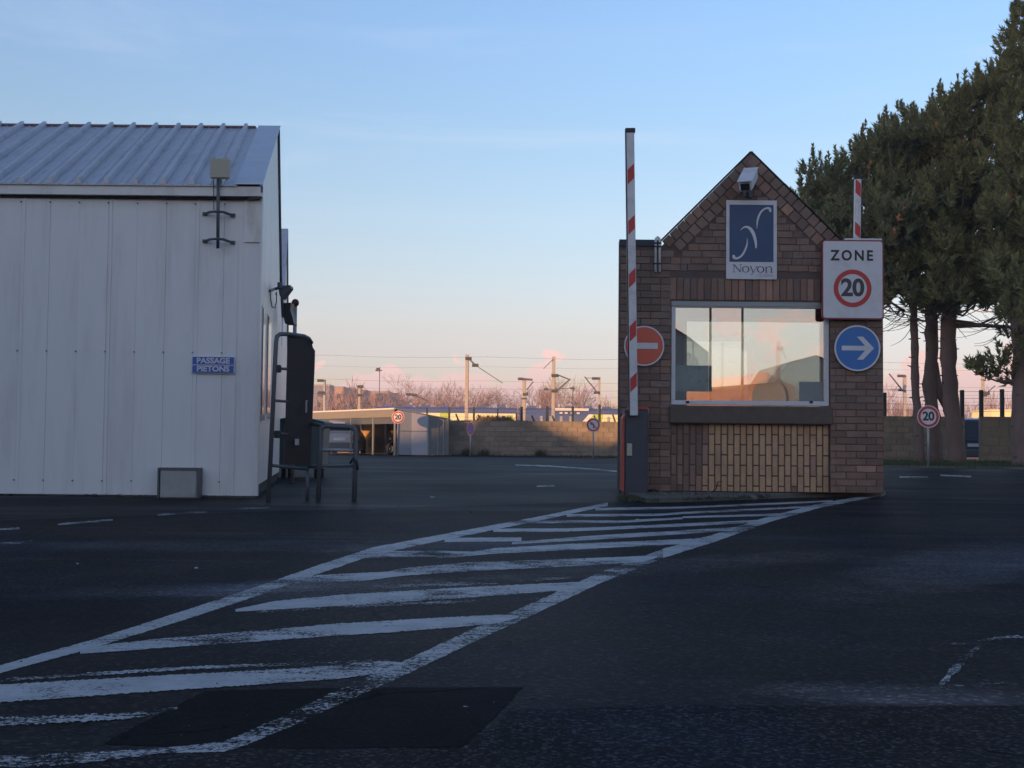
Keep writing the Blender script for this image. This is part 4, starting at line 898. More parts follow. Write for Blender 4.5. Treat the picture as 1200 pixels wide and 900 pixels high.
# flood light, small box, ball topped post
fl = thing('floodlight', tuple(LS(2.2, 1.9, 0)), 'dark floodlight on a bracket high on the end wall of the white building', 'floodlight')
Yf = 14.9
mb = MB(); mb.tube([P(316, 341, 14.2), P(321, 339, Yf), P(328, 337, Yf)], .018, 8); mb.tube([P(328, 331, Yf), P(328, 338, Yf)], .03, 8); mb.build('bracket', M_greymetal, fl)
mb = MB(); q = [P(x, y, Yf) for x, y in ((326, 335), (340, 334), (340.5, 337), (330.5, 350), (327.5, 346))]; mb.add([p for p in q] + [p + Vector((0, .2, 0)) for p in q], [(0,1,2,3,4), (9,8,7,6,5)] + [(i, (i+1) % 5, 5 + (i+1) % 5, 5 + i) for i in range(5)]); fixn(mb.build('lamp_head', M_greymetal, fl))
mb = MB(); mb.tube([P(323, 345, 14.3), P(324, 342, Yf), P(324, 354, Yf), P(322, 361, Yf), P(319, 360, Yf), P(317, 350, 14.3), P(317, 343, 14.3)], .006, 5); mb.build('cable_loop', M_black, fl, True)
sp_ = MB(); q = [P(x, y, 16.2) for x, y in ((332, 355), (341, 354.5), (340, 363), (342.5, 371), (344.5, 379.5), (334, 379), (332, 370))]; sp_.add([p for p in q] + [p + Vector((0, .25, 0)) for p in q], [tuple(range(7)), tuple(range(13, 6, -1))] + [(i, (i+1) % 7, 7 + (i+1) % 7, 7 + i) for i in range(7)])
tag(fixn(sp_.build('horn_speaker', M_black)), 'black angular box fixed below the floodlight on the white building', 'loudspeaker')
bp = thing('ball_topped_post', (P(345.5, 400, 17).x, 17, 0), 'thin pale post with a dark red ball on top behind the steel gate', 'post')
mb = MB(); q = P(346, 357, 17); mb.tube([(q.x, 17, 0), (q.x, 17, q.z)], .026, 10); mb.build('pole', M_galv, bp, True)
mb = MB(); c = P(346, 355, 17)
vs = []; fs = []
for i in range(7):
    for j in range(12): th = math.pi*i/6; ph_ = 2*math.pi*j/12; vs.append((c.x + .052*math.sin(th)*math.cos(ph_), 17 + .052*math.sin(th)*math.sin(ph_), c.z + .055*math.cos(th)))
for i in range(6):
    for j in range(12): fs.append((i*12+j, i*12+(j+1) % 12, (i+1)*12+(j+1) % 12, (i+1)*12+j))
mb.add(vs, fs); mb.build('ball', mat("dark_red", (0.07, 0.02, 0.02), 0.5), bp, True)
# steel gate with dark sheet
Yg = 12.0
gt = thing('steel_gate', (P(318, 590, 11.7).x, 11.7, 0), 'open tubular steel gate with a tall dark sheet panel beside the white building', 'gate')
def gtube(L, r=.017, name='frame_tube', m=None, par=gt, n=8):
    mb = MB(); mb.tube([P(*p) for p in L], r, n); return mb.build(name, m or M_greymetal, par, True)
gtube([(314.5, 590, 11.75), (322.5, 420, 11.85), (323.5, 400, 11.85), (324.5, 394.5, 11.87), (328, 391.5, 11.9), (338, 391.5, 12.0), (356, 394, 12.2), (362, 397, 12.25), (365, 402, 12.3)], .021)
for y0_, y1_ in ((431.5, 432.5), (469.5, 470.5), (508, 509)): gtube([(322, y0_, 11.85), (337, y1_, 12.0)], .013, 'rung')
gtube([(319, 545.5, 11.8), (334, 547, 12.0), (361, 550, 12.2)], .015, 'bottom_rail')
gtube([(360.5, 550, 12.2), (360, 587, 12.2)], .017, 'leg')
mb = MB(); q = [P(x, y, Y_) for x, y, Y_ in ((337, 393, 12.02), (358, 395, 12.2), (364.5, 398.5, 12.28), (366.5, 407, 12.3), (369, 411, 12.32), (368.5, 430, 12.32), (363.5, 546, 12.28), (350, 545, 12.15), (333, 543, 12.0))]
mb.add([p for p in q] + [p + Vector((-.002, .03, 0)) for p in q], [tuple(range(9)), tuple(range(17, 8, -1))] + [(i, (i+1) % 9, 9 + (i+1) % 9, 9 + i) for i in range(9)]); fixn(mb.build('sheet_panel', M_rust, gt))
mb = MB(); c = P(348.5, 518, 12.1); mb.box((c.x - .018, 12.06, c.z - .03), (c.x + .018, 12.1, c.z + .03)); mb.build('lock_plate', M_galv, gt)
for y in (432, 509):
    c = P(325, y, 11.85); mb = MB(); mb.box((c.x - .03, 11.84, c.z - .035), (c.x + .03, 11.9, c.z + .035), .006); mb.build('hinge', M_black, gt)
mb = MB(); c = P(360, 470, 12.2); mb.tube([c, c + Vector((0, -.05, 0)), c + Vector((0, -.05, -.11))], .008, 6); mb.build('handle', M_galv, gt)
# pedestrian barrier
pb = thing('tubular_barrier', (P(395, 587, 12.1).x, 12.1, 0), 'low tubular steel hoop barrier standing to the right of the steel gate', 'barrier')
gtube([(373, 588, 12.1), (375.6, 520, 12.1), (376, 505, 12.1), (377.5, 500.5, 12.1), (382, 499, 12.1), (410, 500.5, 12.1), (415, 502, 12.1), (417, 506, 12.1), (416.5, 540, 12.1), (415, 587, 12.1)], .024, 'hoop', None, pb)
gtube([(365, 496.5, 12.3), (382, 499, 12.12)], .018, 'link_rail', None, pb)
gtube([(375, 527, 12.1), (416.5, 528, 12.1)], .017, 'mid_rail', M_galv, pb); gtube([(362, 546.5, 12.2), (374, 546, 12.1), (416, 546, 12.1)], .015, 'low_rail', None, pb)
gtube([(410, 543, 12.05), (414, 537, 12.05), (418, 541, 12.05), (419, 551, 12.05)], .012, 'chain_hook', M_black, pb)

# wheeled container behind the gate
def container():
    a = P(331, 560, 19.2); b = P(378.5, 493, 19.2); root = thing('waste_container', ((a.x + b.x)/2, 19.2, 0), 'grey green waste container with a dark green lid behind the steel gate', 'waste container')
    mb = MB(); h = b.z - .04; q = [(a.x - .2, 19.2), (b.x, 19.2), (b.x, 20.0), (a.x - .2, 20.0)]
    mb.add([(x + (.0 if i in (0, 3) else -.04), y, .14) for i, (x, y) in enumerate(q)] + [(x, y, h) for x, y in q], [(3,2,1,0),(4,5,6,7),(0,1,5,4),(1,2,6,5),(2,3,7,6),(3,0,4,7)]); fixn(mb.build('tub', M_bin, root))
    for k in range(6):
        x = a.x - .1 + k*(b.x - a.x)/5.5; mb = MB(); mb.box((x, 19.17, .2), (x + .03, 19.2, h - .02)); mb.build('stiffening_rib', M_bin, root)
    mb = MB(); M = frame((0, 19.15, 0), FR, FU); mb.M = M; n = 10; w0 = a.x - .22; w1 = b.x + .03; 
    mb.prism([(w0, h + .001)] + [(w1, h + .001)] + [(w1 + (w0 - w1)*(k/n), h + .02 + .07*math.sin(math.pi*k/n)) for k in range(n+1)], -.9, 0.0); fixn(mb.build('lid', M_binlid, root))
    for x in (a.x, b.x - .1):
        for y in (19.3, 19.85):
            mb = MB(frame((x, y, .075), (0, 1, 0), FU)); mb.disc(0, 0, .075, -.025, .025, 16); mb.build('wheel', M_tyre, root)
container()
# second building beyond
def second_building():
    root = thing('rear_white_building', (-9, 30, 0), 'second white gabled building just visible beyond the long white building', 'building')
    rA = P(335.6, 269.5, 27.5); rB = P(327, 269.5, 27.0); zr = rA.z; xR = rA.x
    xf = P(325, 400, 24).x
    # ridge runs left-right; end wall seen edge on
    poly = [(24.0, 0), (31.0, 0), (31.0, 2.3), (27.5, zr), (24.0, 2.3)]
    xs = lambda Y: xR + (Y - 27.5)*(-.155)
    mb = MB(); A = [Vector((xs(y), y, z)) for y, z in poly]; B = [Vector((xs(y) - 9, y, z)) for y, z in poly]
    mb.add(A + B, [(0,1,2,3,4), (9,8,7,6,5)] + [(i, (i+1) % 5, 5 + (i+1) % 5, 5 + i) for i in range(5)]); fixn(mb.build('walls', M_clad, root))
    mb = MB(); e = Vector((.04, 0, .03)); q = [A[4] + e, A[3] + e, B[3] + e, B[4] + e]; mb.add(q, [(0,1,2,3)]); q = [A[3] + e, A[2] + e, B[2] + e, B[3] + e]; mb.add(q, [(0,1,2,3)]); mb.build('roof_sheet', M_roof, root)
    mb = MB(); 
    for k in range(8):
        o_ = Vector((-.5 - k*.9, 0, .03)); a_ = A[4] + o_; b_ = A[3] + o_; mb.add([a_, a_ + Vector((.07, 0, 0)), b_ + Vector((.07, 0, 0)), b_, a_ + Vector((.035, 0, .05)), b_ + Vector((.035, 0, .05))], [(0,4,5,3), (4,1,2,5)])
    mb.build('roof_rib', M_roof, root)
second_building()
# ------------------------------------------------------------------ bike shelter
def shelter():
    c0 = P(465, 533, 50); c0 = Vector((c0.x, 50, 0)); f = Vector((-4.6, 8.0, 0)).normalized(); s = Vector((8.0, 4.6, 0)).normalized()
    L, D = 9.6, 2.25; hf = P(465, 478, 50).z; hb = P(525, 490.5, 51.1).z
    root = thing('bike_shelter', tuple(c0), 'low open fronted metal shelter with a pale fascia in front of the railway wall', 'shelter')
    M = Matrix((f, s, Vector((0, 0, 1)))).transposed().to_4x4(); M.translation = c0      # x along the front, y to the back
    mb = MB(M); sl = (hf - hb)/D
    q = [(-.05, -.12, hf - .035), (L, -.12, hf - .035), (L, D + .1, hb - .035), (-.05, D + .1, hb - .035)]
    mb.add(q + [(x, y, z + .03) for x, y, z in q], [(3,2,1,0),(4,5,6,7),(0,1,5,4),(1,2,6,5),(2,3,7,6),(3,0,4,7)]); fixn(mb.build('roof_sheet', M_flash, root))
    mb = MB(M); mb.box((-.02, -.16, hf - .36), (L, -.125, hf - .06)); mb.build('fascia', M_shelf, root)
    mb = MB(M); mb.box((-.05, -.18, hf - .058), (L, -.10, hf + .0)); mb.build('gutter', M_white, root)
    mb = MB(M); mb.box((0, -.1, hf - .62), (L, -.06, hf - .30)); mb.build('header_beam', M_greymetal, root)
    for x in (0.02, 2.1, 4.4, 6.7, 9.3):
        mb = MB(M); mb.box((x - .03, -.12, 0), (x + .03, -.06, hf - .36)); mb.build('front_post', M_galv, root)
    for x in (1.3, 3.6, 5.9, 8.6):
        mb = MB(M); mb.box((x - .05, D - .1, 0), (x + .05, D - .02, hb - .04)); mb.build('back_post', M_white, root)
    mb = MB(M); mb.box((.6, D, 0), (L + 3, D + .08, hb - .10)); mb.build('back_wall', M_ochre, root)
    # end panels facing the viewer
    for i, (y0, y1, m) in enumerate(((0.0, .62, M_shel), (.62, 1.33, M_shel2), (1.33, D, M_shel3))):
        za = hf - .05 - sl*(y0 + .1); zb_ = hf - .05 - sl*(y1 + .1)
        mb = MB(M); xo = -.03 - .01*(i == 1); mb.add([(xo, y0 + .004, .03), (xo, y1 - .004, .03), (xo, y1 - .004, zb_), (xo, y0 + .004, za), (xo + .02, y0, .03), (xo + .02, y1, .03), (xo + .02, y1, zb_), (xo + .02, y0, za)], [(0,1,2,3),(7,6,5,4),(0,4,5,1),(1,5,6,2),(2,6,7,3),(3,7,4,0)]); fixn(mb.build('end_panel', m, root))
    mb = MB(M); mb.box((-.05, 0, .95), (-.042, 1.33, .965)); mb.build('panel_joint', M_dark, root)
    for y in (.0, 1.33, 1.75, 2.0):
        mb = MB(M); mb.box((-.06, y - .018, .02), (-.041, y + .018, hf - .1 - sl*(y + .1))); mb.build('batten', M_galv, root)
    return root, M
SH, SM = shelter()
def moto(label, x, y, ang, s=1.0):
    o = SM @ Vector((x, y, 0)); root = thing('parked_motorcycle', tuple(o), label, 'motorcycle', None)
    M = Matrix.Translation(o) @ Matrix.Rotation(ang, 4, 'Z') @ Matrix.Scale(s, 4)
    for wx in (-.66, .66):
        F = M @ frame((wx, 0, .31), (1, 0, 0), (0, 0, 1)); mb = MB(F); mb.ring(0, 0, .22, .31, -.055, .055, 20); w = fixn(mb.build('wheel', M_tyre, root))
        mb = MB(F); mb.ring(0, 0, .17, .22, -.03, .03, 16); mb.disc(0, 0, .05, -.05, .05, 10)
        for k in range(6): a = k*math.pi/3; mb.add([(math.cos(a)*.05 - math.sin(a)*.012, math.sin(a)*.05 + math.cos(a)*.012, 0), (math.cos(a)*.18 - math.sin(a)*.012, math.sin(a)*.18 + math.cos(a)*.012, 0), (math.cos(a)*.18 + math.sin(a)*.012, math.sin(a)*.18 - math.cos(a)*.012, 0), (math.cos(a)*.05 + math.sin(a)*.012, math.sin(a)*.05 - math.cos(a)*.012, 0)], [(0,1,2,3)])
        mb.build('rim', M_galv, w)
    mb = MB(M); mb.tube([(-.15, 0, .45), (.1, 0, .38), (.28, 0, .5)], [.14, .19, .12], 8); mb.build('engine', M_black, root, True)
    mb = MB(M); mb.tube([(-.1, 0, .80), (.12, 0, .86), (.34, 0, .78)], [.09, .15, .08], 10); mb.build('tank', M_black, root, True)
    mb = MB(M); mb.tube([(-.75, 0, .82), (-.45, 0, .78), (-.1, 0, .76)], [.06, .11, .10], 8); mb.build('seat', M_black, root, True)
    mb = MB(M)
    for sy in (-.1, .1): mb.tube([(.68, sy, .31), (.42, sy, .95)], .025, 6)
    mb.tube([(.36, -.36, 1.0), (.44, -.1, .98), (.44, .1, .98), (.36, .36, 1.0)], .018, 6); mb.build('fork_and_handlebar', M_greymetal, root)
    mb = MB(M); mb.tube([(.50, 0, .86), (.60, 0, .86)], [.09, .07], 10); mb.build('headlight', M_galv, root, True)
moto('black motorcycle parked nearest the end panels of the shelter', .75, .7, R(75), .85)
moto('black motorcycle parked left of the other one under the shelter roof', 1.6, .8, R(60), .8)

# signs on posts by the far side
roundsign('speed_limit_sign', 'round 20 speed limit sign at the front corner of the metal shelter', 466.5, 489, 7.4, 49.3, 'limit', .03)
roundsign('no_parking_sign', 'round blue and red no parking sign on a post in front of the block wall', 551.5, 502.5, 7.6, 50.0, 'nopark', .03, right=(.62, -.78, 0))
roundsign('no_left_turn_sign', 'round no left turn sign before the block wall, just left of the gatehouse', 695.3, 498, 8.2, 46, 'noleft', .03)
roundsign('speed_limit_sign', 'round 20 speed limit sign on a grey post on the grass verge by the pines', 1088, 488.2, 13.2, 33.5, 'limit', .032)

# ------------------------------------------------------------------ block walls
def blockwall(a, b, ztop, name, label, limit=300, bh=.2, bl=.42, prof=None):
    a = Vector(a); b = Vector(b); d = (b - a); L = d.length; d.normalize(); n = Vector((d.y, -d.x, 0))
    root = thing(name, tuple(a + d*L/2), label, 'wall'); ang = math.atan2(d.y, d.x)
    M = Matrix((d, -n, Vector((0, 0, 1)))).transposed().to_4x4(); M.translation = a
    mb = MB(M); mb.box((0, .02, 0), (L, .19, ztop)); mb.build('wall_core', M_blockm, root)
    Bk = Bricks(root, 'block', limit); z = 0; r = 0
    while z < ztop - .02:
        h = min(bh, ztop - z + .01); x = -(r % 2)*bl/2
        while x < L:
            x0 = max(0, x); x1 = min(L, x + bl)
            if x1 - x0 > .05: Bk.add(M @ Vector(((x0+x1)/2, .1, z + h/2)), (x1 - x0 - .014, .20 + rnd.uniform(0, .012), h - .013), M_block)
            x += bl
        z += bh; r += 1
    Bk.build(ang); return root
wA = G(527, 534.2); wallz = P(620, 493.5, 52).z
blockwall((-2.98, 52, 0), (9.6, 52, 0), wallz, 'block_wall', 'long concrete block wall between the shelter and the gatehouse with the railway behind it')
blockwall((9.5, 42.2, 0), (P(1131, 520, 42).x, 42, 0), P(1080, 488, 42).z, 'block_wall', 'concrete block wall behind the pine trunks right of the gatehouse')
blockwall((P(1149, 520, 42).x, 42, 0), (24, 41.5, 0), P(1170, 488.5, 42).z, 'block_wall', 'concrete block wall right of the gap, beside the last big pine trunk', bh=.3, bl=.6)
mb = MB(); mb.M = None; vsheet(mb, (9.62, 52), (9.5, 42.3), 0, 1.45, .2); tag(mb.build('return_wall', M_blockm), 'rendered wall joining the two block walls behind the gatehouse', 'wall')

# fences on top of the walls: posts, struts, wires
def fence(label, posts, Yf, ybase, struts, wires, lean=()):
    root = thing('wire_fence', (P(posts[0][0], 500, Yf).x, Yf, 0), label, 'fence')
    for px, ty, w in posts:
        a = P(px, ybase, Yf); t_ = P(px, ty, Yf); mb = MB(); w = w*Yf/FPX/2; mb.box((a.x - w, Yf, 0.02), (a.x + w, Yf + 2*w, t_.z), w*.15); mb.build('fence_post', M_fpost, root)
    for q in struts: mb = MB(); mb.tube([P(q[0], q[1], Yf + .1), P(q[2], q[3], Yf + .1)], .04, 5); mb.build('strut', M_fpost, root)
    mb = MB(); x0 = posts[0][0]; x1 = posts[-1][0]
    for y in wires:
        a = P(x0, y, Yf); b = P(x1, y + (x1 - x0)*.0098, Yf); mb.tube([a, (a + b)/2 - Vector((0, 0, .03)), b], .008, 4)
    o = mb.build('wires', M_wire, root)
fence('green post and wire fence along the railway behind the long block wall', [(500, 478, 2.2), (526, 477, 2.2), (555, 477, 2.5), (583, 479, 1.6), (611, 476.5, 3.0), (641, 476, 3.2), (671, 476, 2.8), (702.5, 474, 3.0), (735, 475, 3)], 52.5, 515,
      [(534, 485, 539, 497), (560, 486, 565, 497), (623, 487, 628, 498), (647, 487, 651, 498), (718, 486, 722, 498), (696, 487, 700, 498)], (478, 482, 488))
fence('dark post and wire fence behind the pine trunks on the right', [(1037.5, 460, 3.5), (1128.5, 457, 4.2), (1151, 457, 4.2), (1175.5, 456, 4.2), (1215, 456, 4)], 42.6, 520, [], (457, 465, 473, 480))

# ------------------------------------------------------------------ train
def train():
    Y = 150; root = thing('passenger_train', (P(620, 520, Y).x, Y, 0), 'blue, white and lime green passenger train passing behind the block wall', 'train')
    zt = P(620, 478.3, Y).z; zs = P(620, 485.3, Y).z; X = lambda px: P(px, 500, Y).x; xs0, xs1 = X(470), X(790)
    cars = [(X(440), X(606)), (X(607.5), X(748)), (X(749.5), X(860))]
    for a, b in cars:
        mb = MB(frame((a, Y, 0), (0, -1, 0), (0, 0, 1))); w = 1.4
        mb.prism([(-w, .45), (w, .45), (w, zt - .9), (w*.8, zt - .25), (w*.4, zt), (-w*.4, zt), (-w*.8, zt - .25), (-w, zt - .9)], -(b - a), 0); mb.M = frame((a, Y, 0), (0, 1, 0), (0, 0, 1)); mb.v = []; mb.f = []
        mb.prism([(-w, .45), (w, .45), (w, zt - .9), (w*.8, zt - .25), (w*.4, zt), (-w*.4, zt), (-w*.8, zt - .25), (-w, zt - .9)], 0, b - a); fixn(mb.build('car_body', M_train_b, root))
        for k in range(int((b - a)/2.2)): mb = MB(); mb.box((a + 1 + k*2.2, Y - .5, zt + .01), (a + 2.0 + k*2.2, Y + .5, zt + .25)); mb.build('roof_unit', M_train_b, root)
    def panel(x0, x1, z0, z1, m, name, o=.0): mb = MB(); mb.box((X(x0), Y - 1.44 - o, z0), (X(x1), Y - 1.40, z1)); mb.build(name, m, root)
    panel(470, 604, 1.0, zs, M_train_y, 'side_panel'); panel(704, 790, 1.0, zs, M_train_y, 'side_panel')
    panel(516, 528, 1.2, zs, M_train_g, 'door', .03); panel(594, 601, 1.0, zs - .2, M_train_g, 'door', .03)
    mb = MB(frame((0, Y - 1.40, 0), FR, FU)); mb.prism([(X(675), 2.2), (X(689), zs), (X(694), zs), (X(682), 2.2)], 0, .05); fixn(mb.build('livery_stripe', M_train_w, root))
    mb = MB(frame((0, Y - 1.40, 0), FR, FU)); mb.prism([(X(682), 2.2), (X(694), zs), (X(706), zs), (X(702), 2.2)], 0, .06); fixn(mb.build('livery_stripe', M_train_g, root))
    panel(650, 689, zt - .28, zt - .02, M_train_w, 'roof_edge', .02); panel(604, 606, 1.0, zs, M_tyre, 'gangway')
    for x in (562, 572, 582, 590, 634, 645, 657, 668, 712, 734, 745): panel(x - 1.6, x + 1.6, 2.6, zs - .25, M_darkglass if x < 600 else M_shel, 'window', .04)
    for x in (655, 661, 668, 675): panel(x, x + 3.5, zs + .05, zs + .22, M_train_w, 'lettering_patch', .05)
train()

# ------------------------------------------------------------------ catenary
def mast(px, ytop, Y, wpx, arm=None, label='', m=M_cat, stay=None):
    t_ = P(px, ytop, Y); w = wpx*Y/FPX/2; root = thing('catenary_mast', (t_.x, Y, 0), label, 'railway mast')
    mb = MB(); mb.box((t_.x - w, Y - w, 0), (t_.x + w, Y + w, t_.z), w*.2); mb.build('pole', m, root)
    if arm:
        mb = MB(); 
        for q in arm: mb.tube([P(q[0], q[1], Y - w - .05), P(q[2], q[3], Y - w - .05)], q[4] if len(q) > 4 else .05, 5)
        mb.build('cantilever', M_greymetal, root)
        for q in arm[:2]: mb = MB(); c = P(q[0], q[1], Y - w - .05); mb.tube([c - Vector((.25, 0, 0)), c + Vector((.25, 0, 0))], .14, 6); mb.build('insulator', M_wire, root)
mast(547.5, 415.5, 100, 4.2, [(549, 420, 557, 428, .07), (557, 428, 589, 449, .03)], 'tall concrete railway mast above the left end of the block wall')
mast(648.8, 418, 100, 3.8, [(650, 440, 655, 441, .09), (650, 458, 653, 457, .09), (653, 439, 668, 445, .05), (652, 458, 668.5, 444, .06), (648, 421, 637, 432, .03)], 'tall concrete railway mast with a wire bracket, centre of the railway')
mast(614.3, 443, 118, 4.4, [(610, 444, 624, 445, .10), (616, 462, 619, 459, .06), (617, 457, 625, 447, .06), (611, 467, 618, 467, .08)], 'short pale railway mast between the two tall ones')
mast(702.3, 442, 118, 2.4, [(697, 443.5, 703, 443.5, .11), (699, 460, 703, 461, .10), (685, 441.5, 700, 460, .06), (686, 443, 698, 443, .03)], 'thin railway mast with a slanted bracket just left of the gatehouse')
mast(671.5, 452, 150, 1.0, [(640, 456, 671, 455, .04), (671, 455, 673, 458, .05)], 'distant slim railway mast behind the fence', M_greymetal)
mast(380.5, 445, 118, 2.8, [(375, 446, 380, 446, .10), (376, 460, 381, 462, .11), (381, 446, 381, 458, .05)], 'grey railway mast above the shelter roof beside the steel gate', M_galv)
mast(421.5, 451, 118, 3.2, [(422, 453, 426, 453, .11), (422, 463, 426, 465, .10), (422, 473, 425, 472, .09)], 'pale sunlit railway mast above the shelter roof')
mast(445, 430, 190, .9, [(442, 434, 448, 434, .09), (443, 432, 445, 436, .1)], 'distant slender lamp mast with a small head', M_greymetal)
mast(487, 470, 120, .6, [(479, 462, 486, 463, .12), (486, 463, 502, 470, .07), (502, 470, 490, 478, .06)], 'low railway bracket seen against the bare trees', M_greymetal)
mast(1060, 440, 118, 3.4, [(1055, 440.5, 1061, 440.5, .12), (1056, 457, 1061, 459, .10), (1042, 438, 1058, 458, .07), (1042, 456, 1056, 456, .03)], 'railway mast with a slanted bracket right of the gatehouse')
mast(1151.5, 422, 110, 3.0, [(1153, 463, 1157, 461, .10), (1156, 461, 1166, 452, .05)], 'sunlit railway mast between the last two pine trunks')
mast(912, 400, 100, 4.4, [(914, 408, 922, 420, .05)], 'railway mast seen through the gatehouse window')
wr = MB()
for y0, y1, Y in ((419, 421, 100), (447, 449, 118), (456, 458, 118), (464, 466, 118), (432, 428, 150)):
    xs_ = list(range(330, 1260, 60)); wr.tube([P(x, y0 + (y1 - y0)*(x - 330)/930 + (x - 600)*.0098 + 1.0*math.sin(x*.03), Y) for x in xs_], .011, 4, False)
tag(wr.build('overhead_wires', M_wire), 'thin overhead railway wires strung between the masts', 'wires')

# ------------------------------------------------------------------ far buildings
def apartment(px0, px1, py, Y, m1, m2, split, label, storeys=5):
    root = thing('apartment_block', (P((px0+px1)/2, 500, Y).x, Y, 0), label, 'building'); a = P(px0, py, Y); b = P(px1, py, Y); s = P(split, py, Y)
    mb = MB(); mb.box((a.x, Y, 0), (s.x, Y + 12, a.z)); mb.build('wall', m1, root)
    mb = MB(); q = [(s.x, Y + .01), (b.x, Y + 4), (b.x, Y + 13), (s.x, Y + 13)]; mb.add([(x, y, 0) for x, y in q] + [(x, y, a.z - .1) for x, y in q], [(0,1,5,4),(1,2,6,5),(2,3,7,6),(3,0,4,7),(4,5,6,7)]); mb.build('side_wall', m2, root)
    mb = MB(); mb.box((a.x - .2, Y - .2, a.z + .01), (s.x + .2, Y + 12, a.z + .5)); mb.build('roof', M_grey, root)
    w = s.x - a.x; n = max(1, int(w/3.2))
    for i in range(n):
        for k in range(storeys):
            z = 1.2 + k*(a.z - 1.5)/storeys; x = a.x + (i + .3)*w/n; mb = MB(); mb.box((x, Y - .05, z), (x + w/n*.45, Y + .02, z + 1.5)); mb.build('window', M_darkglass, root)
apartment(392, 408, 454.5, 400, M_apt1, M_apt3, 402, 'sunlit orange apartment block above the shelter, left of the pale mast')
apartment(366, 391, 452, 420, M_apt2, M_apt2, 386, 'shaded grey blue apartment block above the left end of the shelter')
apartment(408, 429, 456, 410, M_apt3, M_apt2, 418, 'sunlit orange and shaded blue grey apartment block directly behind the pale sunlit mast')
apartment(433, 466, 459.5, 430, M_apt1, M_apt2, 455, 'low sunlit orange and shaded blue apartment block behind the shelter roof')
# orange rendered building seen through the gatehouse glass
ob = thing('orange_building', (P(865, 520, 62).x, 62, 0), 'orange rendered building with a grey arched door seen through the gatehouse window', 'building')
Yo = 62; x0 = P(804, 450, Yo).x; x1 = P(899, 450, Yo).x; x2 = P(932, 450, Yo).x; za = P(804, 447, Yo).z; zb_ = P(899, 436.5, Yo).z; zc = P(932, 453, Yo).z
mb = MB(frame((0, Yo, 0), FR, FU)); mb.prism([(x0, 0), (x1, 0), (x1, zb_), (x0, za)], -8, 0); fixn(mb.build('wall', M_orange, ob))
mb = MB(frame((0, Yo + .1, 0), FR, FU)); mb.prism([(x1 + .01, 0), (x2, 0), (x2, zc), (x1 + .01, zb_)], -8, 0); fixn(mb.build('side_wall', M_tanroof, ob))
cx = P(901, 480, Yo).x; rr_ = 20*Yo/FPX; zt = P(901, 444, Yo).z
mb = MB(frame((0, Yo, 0), FR, FU)); mb.prism([(cx - rr_, 0)] + [(cx + rr_, 0)] + [(cx + rr_*math.cos(math.pi*k/16), zt - rr_ + rr_*math.sin(math.pi*k/16)) for k in range(17)], .005, .08); fixn(mb.build('arched_door', M_tanroof, ob))
# small sunlit things behind the right wall
mb = MB(); a = P(1162, 489, 95); b = P(1192, 482, 95); mb.box((a.x, 95, 0), (b.x, 99, b.z)); mb.box((a.x - .1, 94.9, b.z + .01), (b.x + .1, 99.1, b.z + .12)); tag(mb.build('yellow_shed', M_train_y), 'small yellow sunlit shed roof beyond the right hand wall', 'shed')
mb = MB(); a = P(1128, 500, 58); b = P(1152, 493.5, 58); mb.box((a.x, 58, 0), (b.x, 58.4, b.z)); tag(mb.build('low_wall', M_orange), 'low sunlit wall seen through the gap behind the dark van', 'wall')
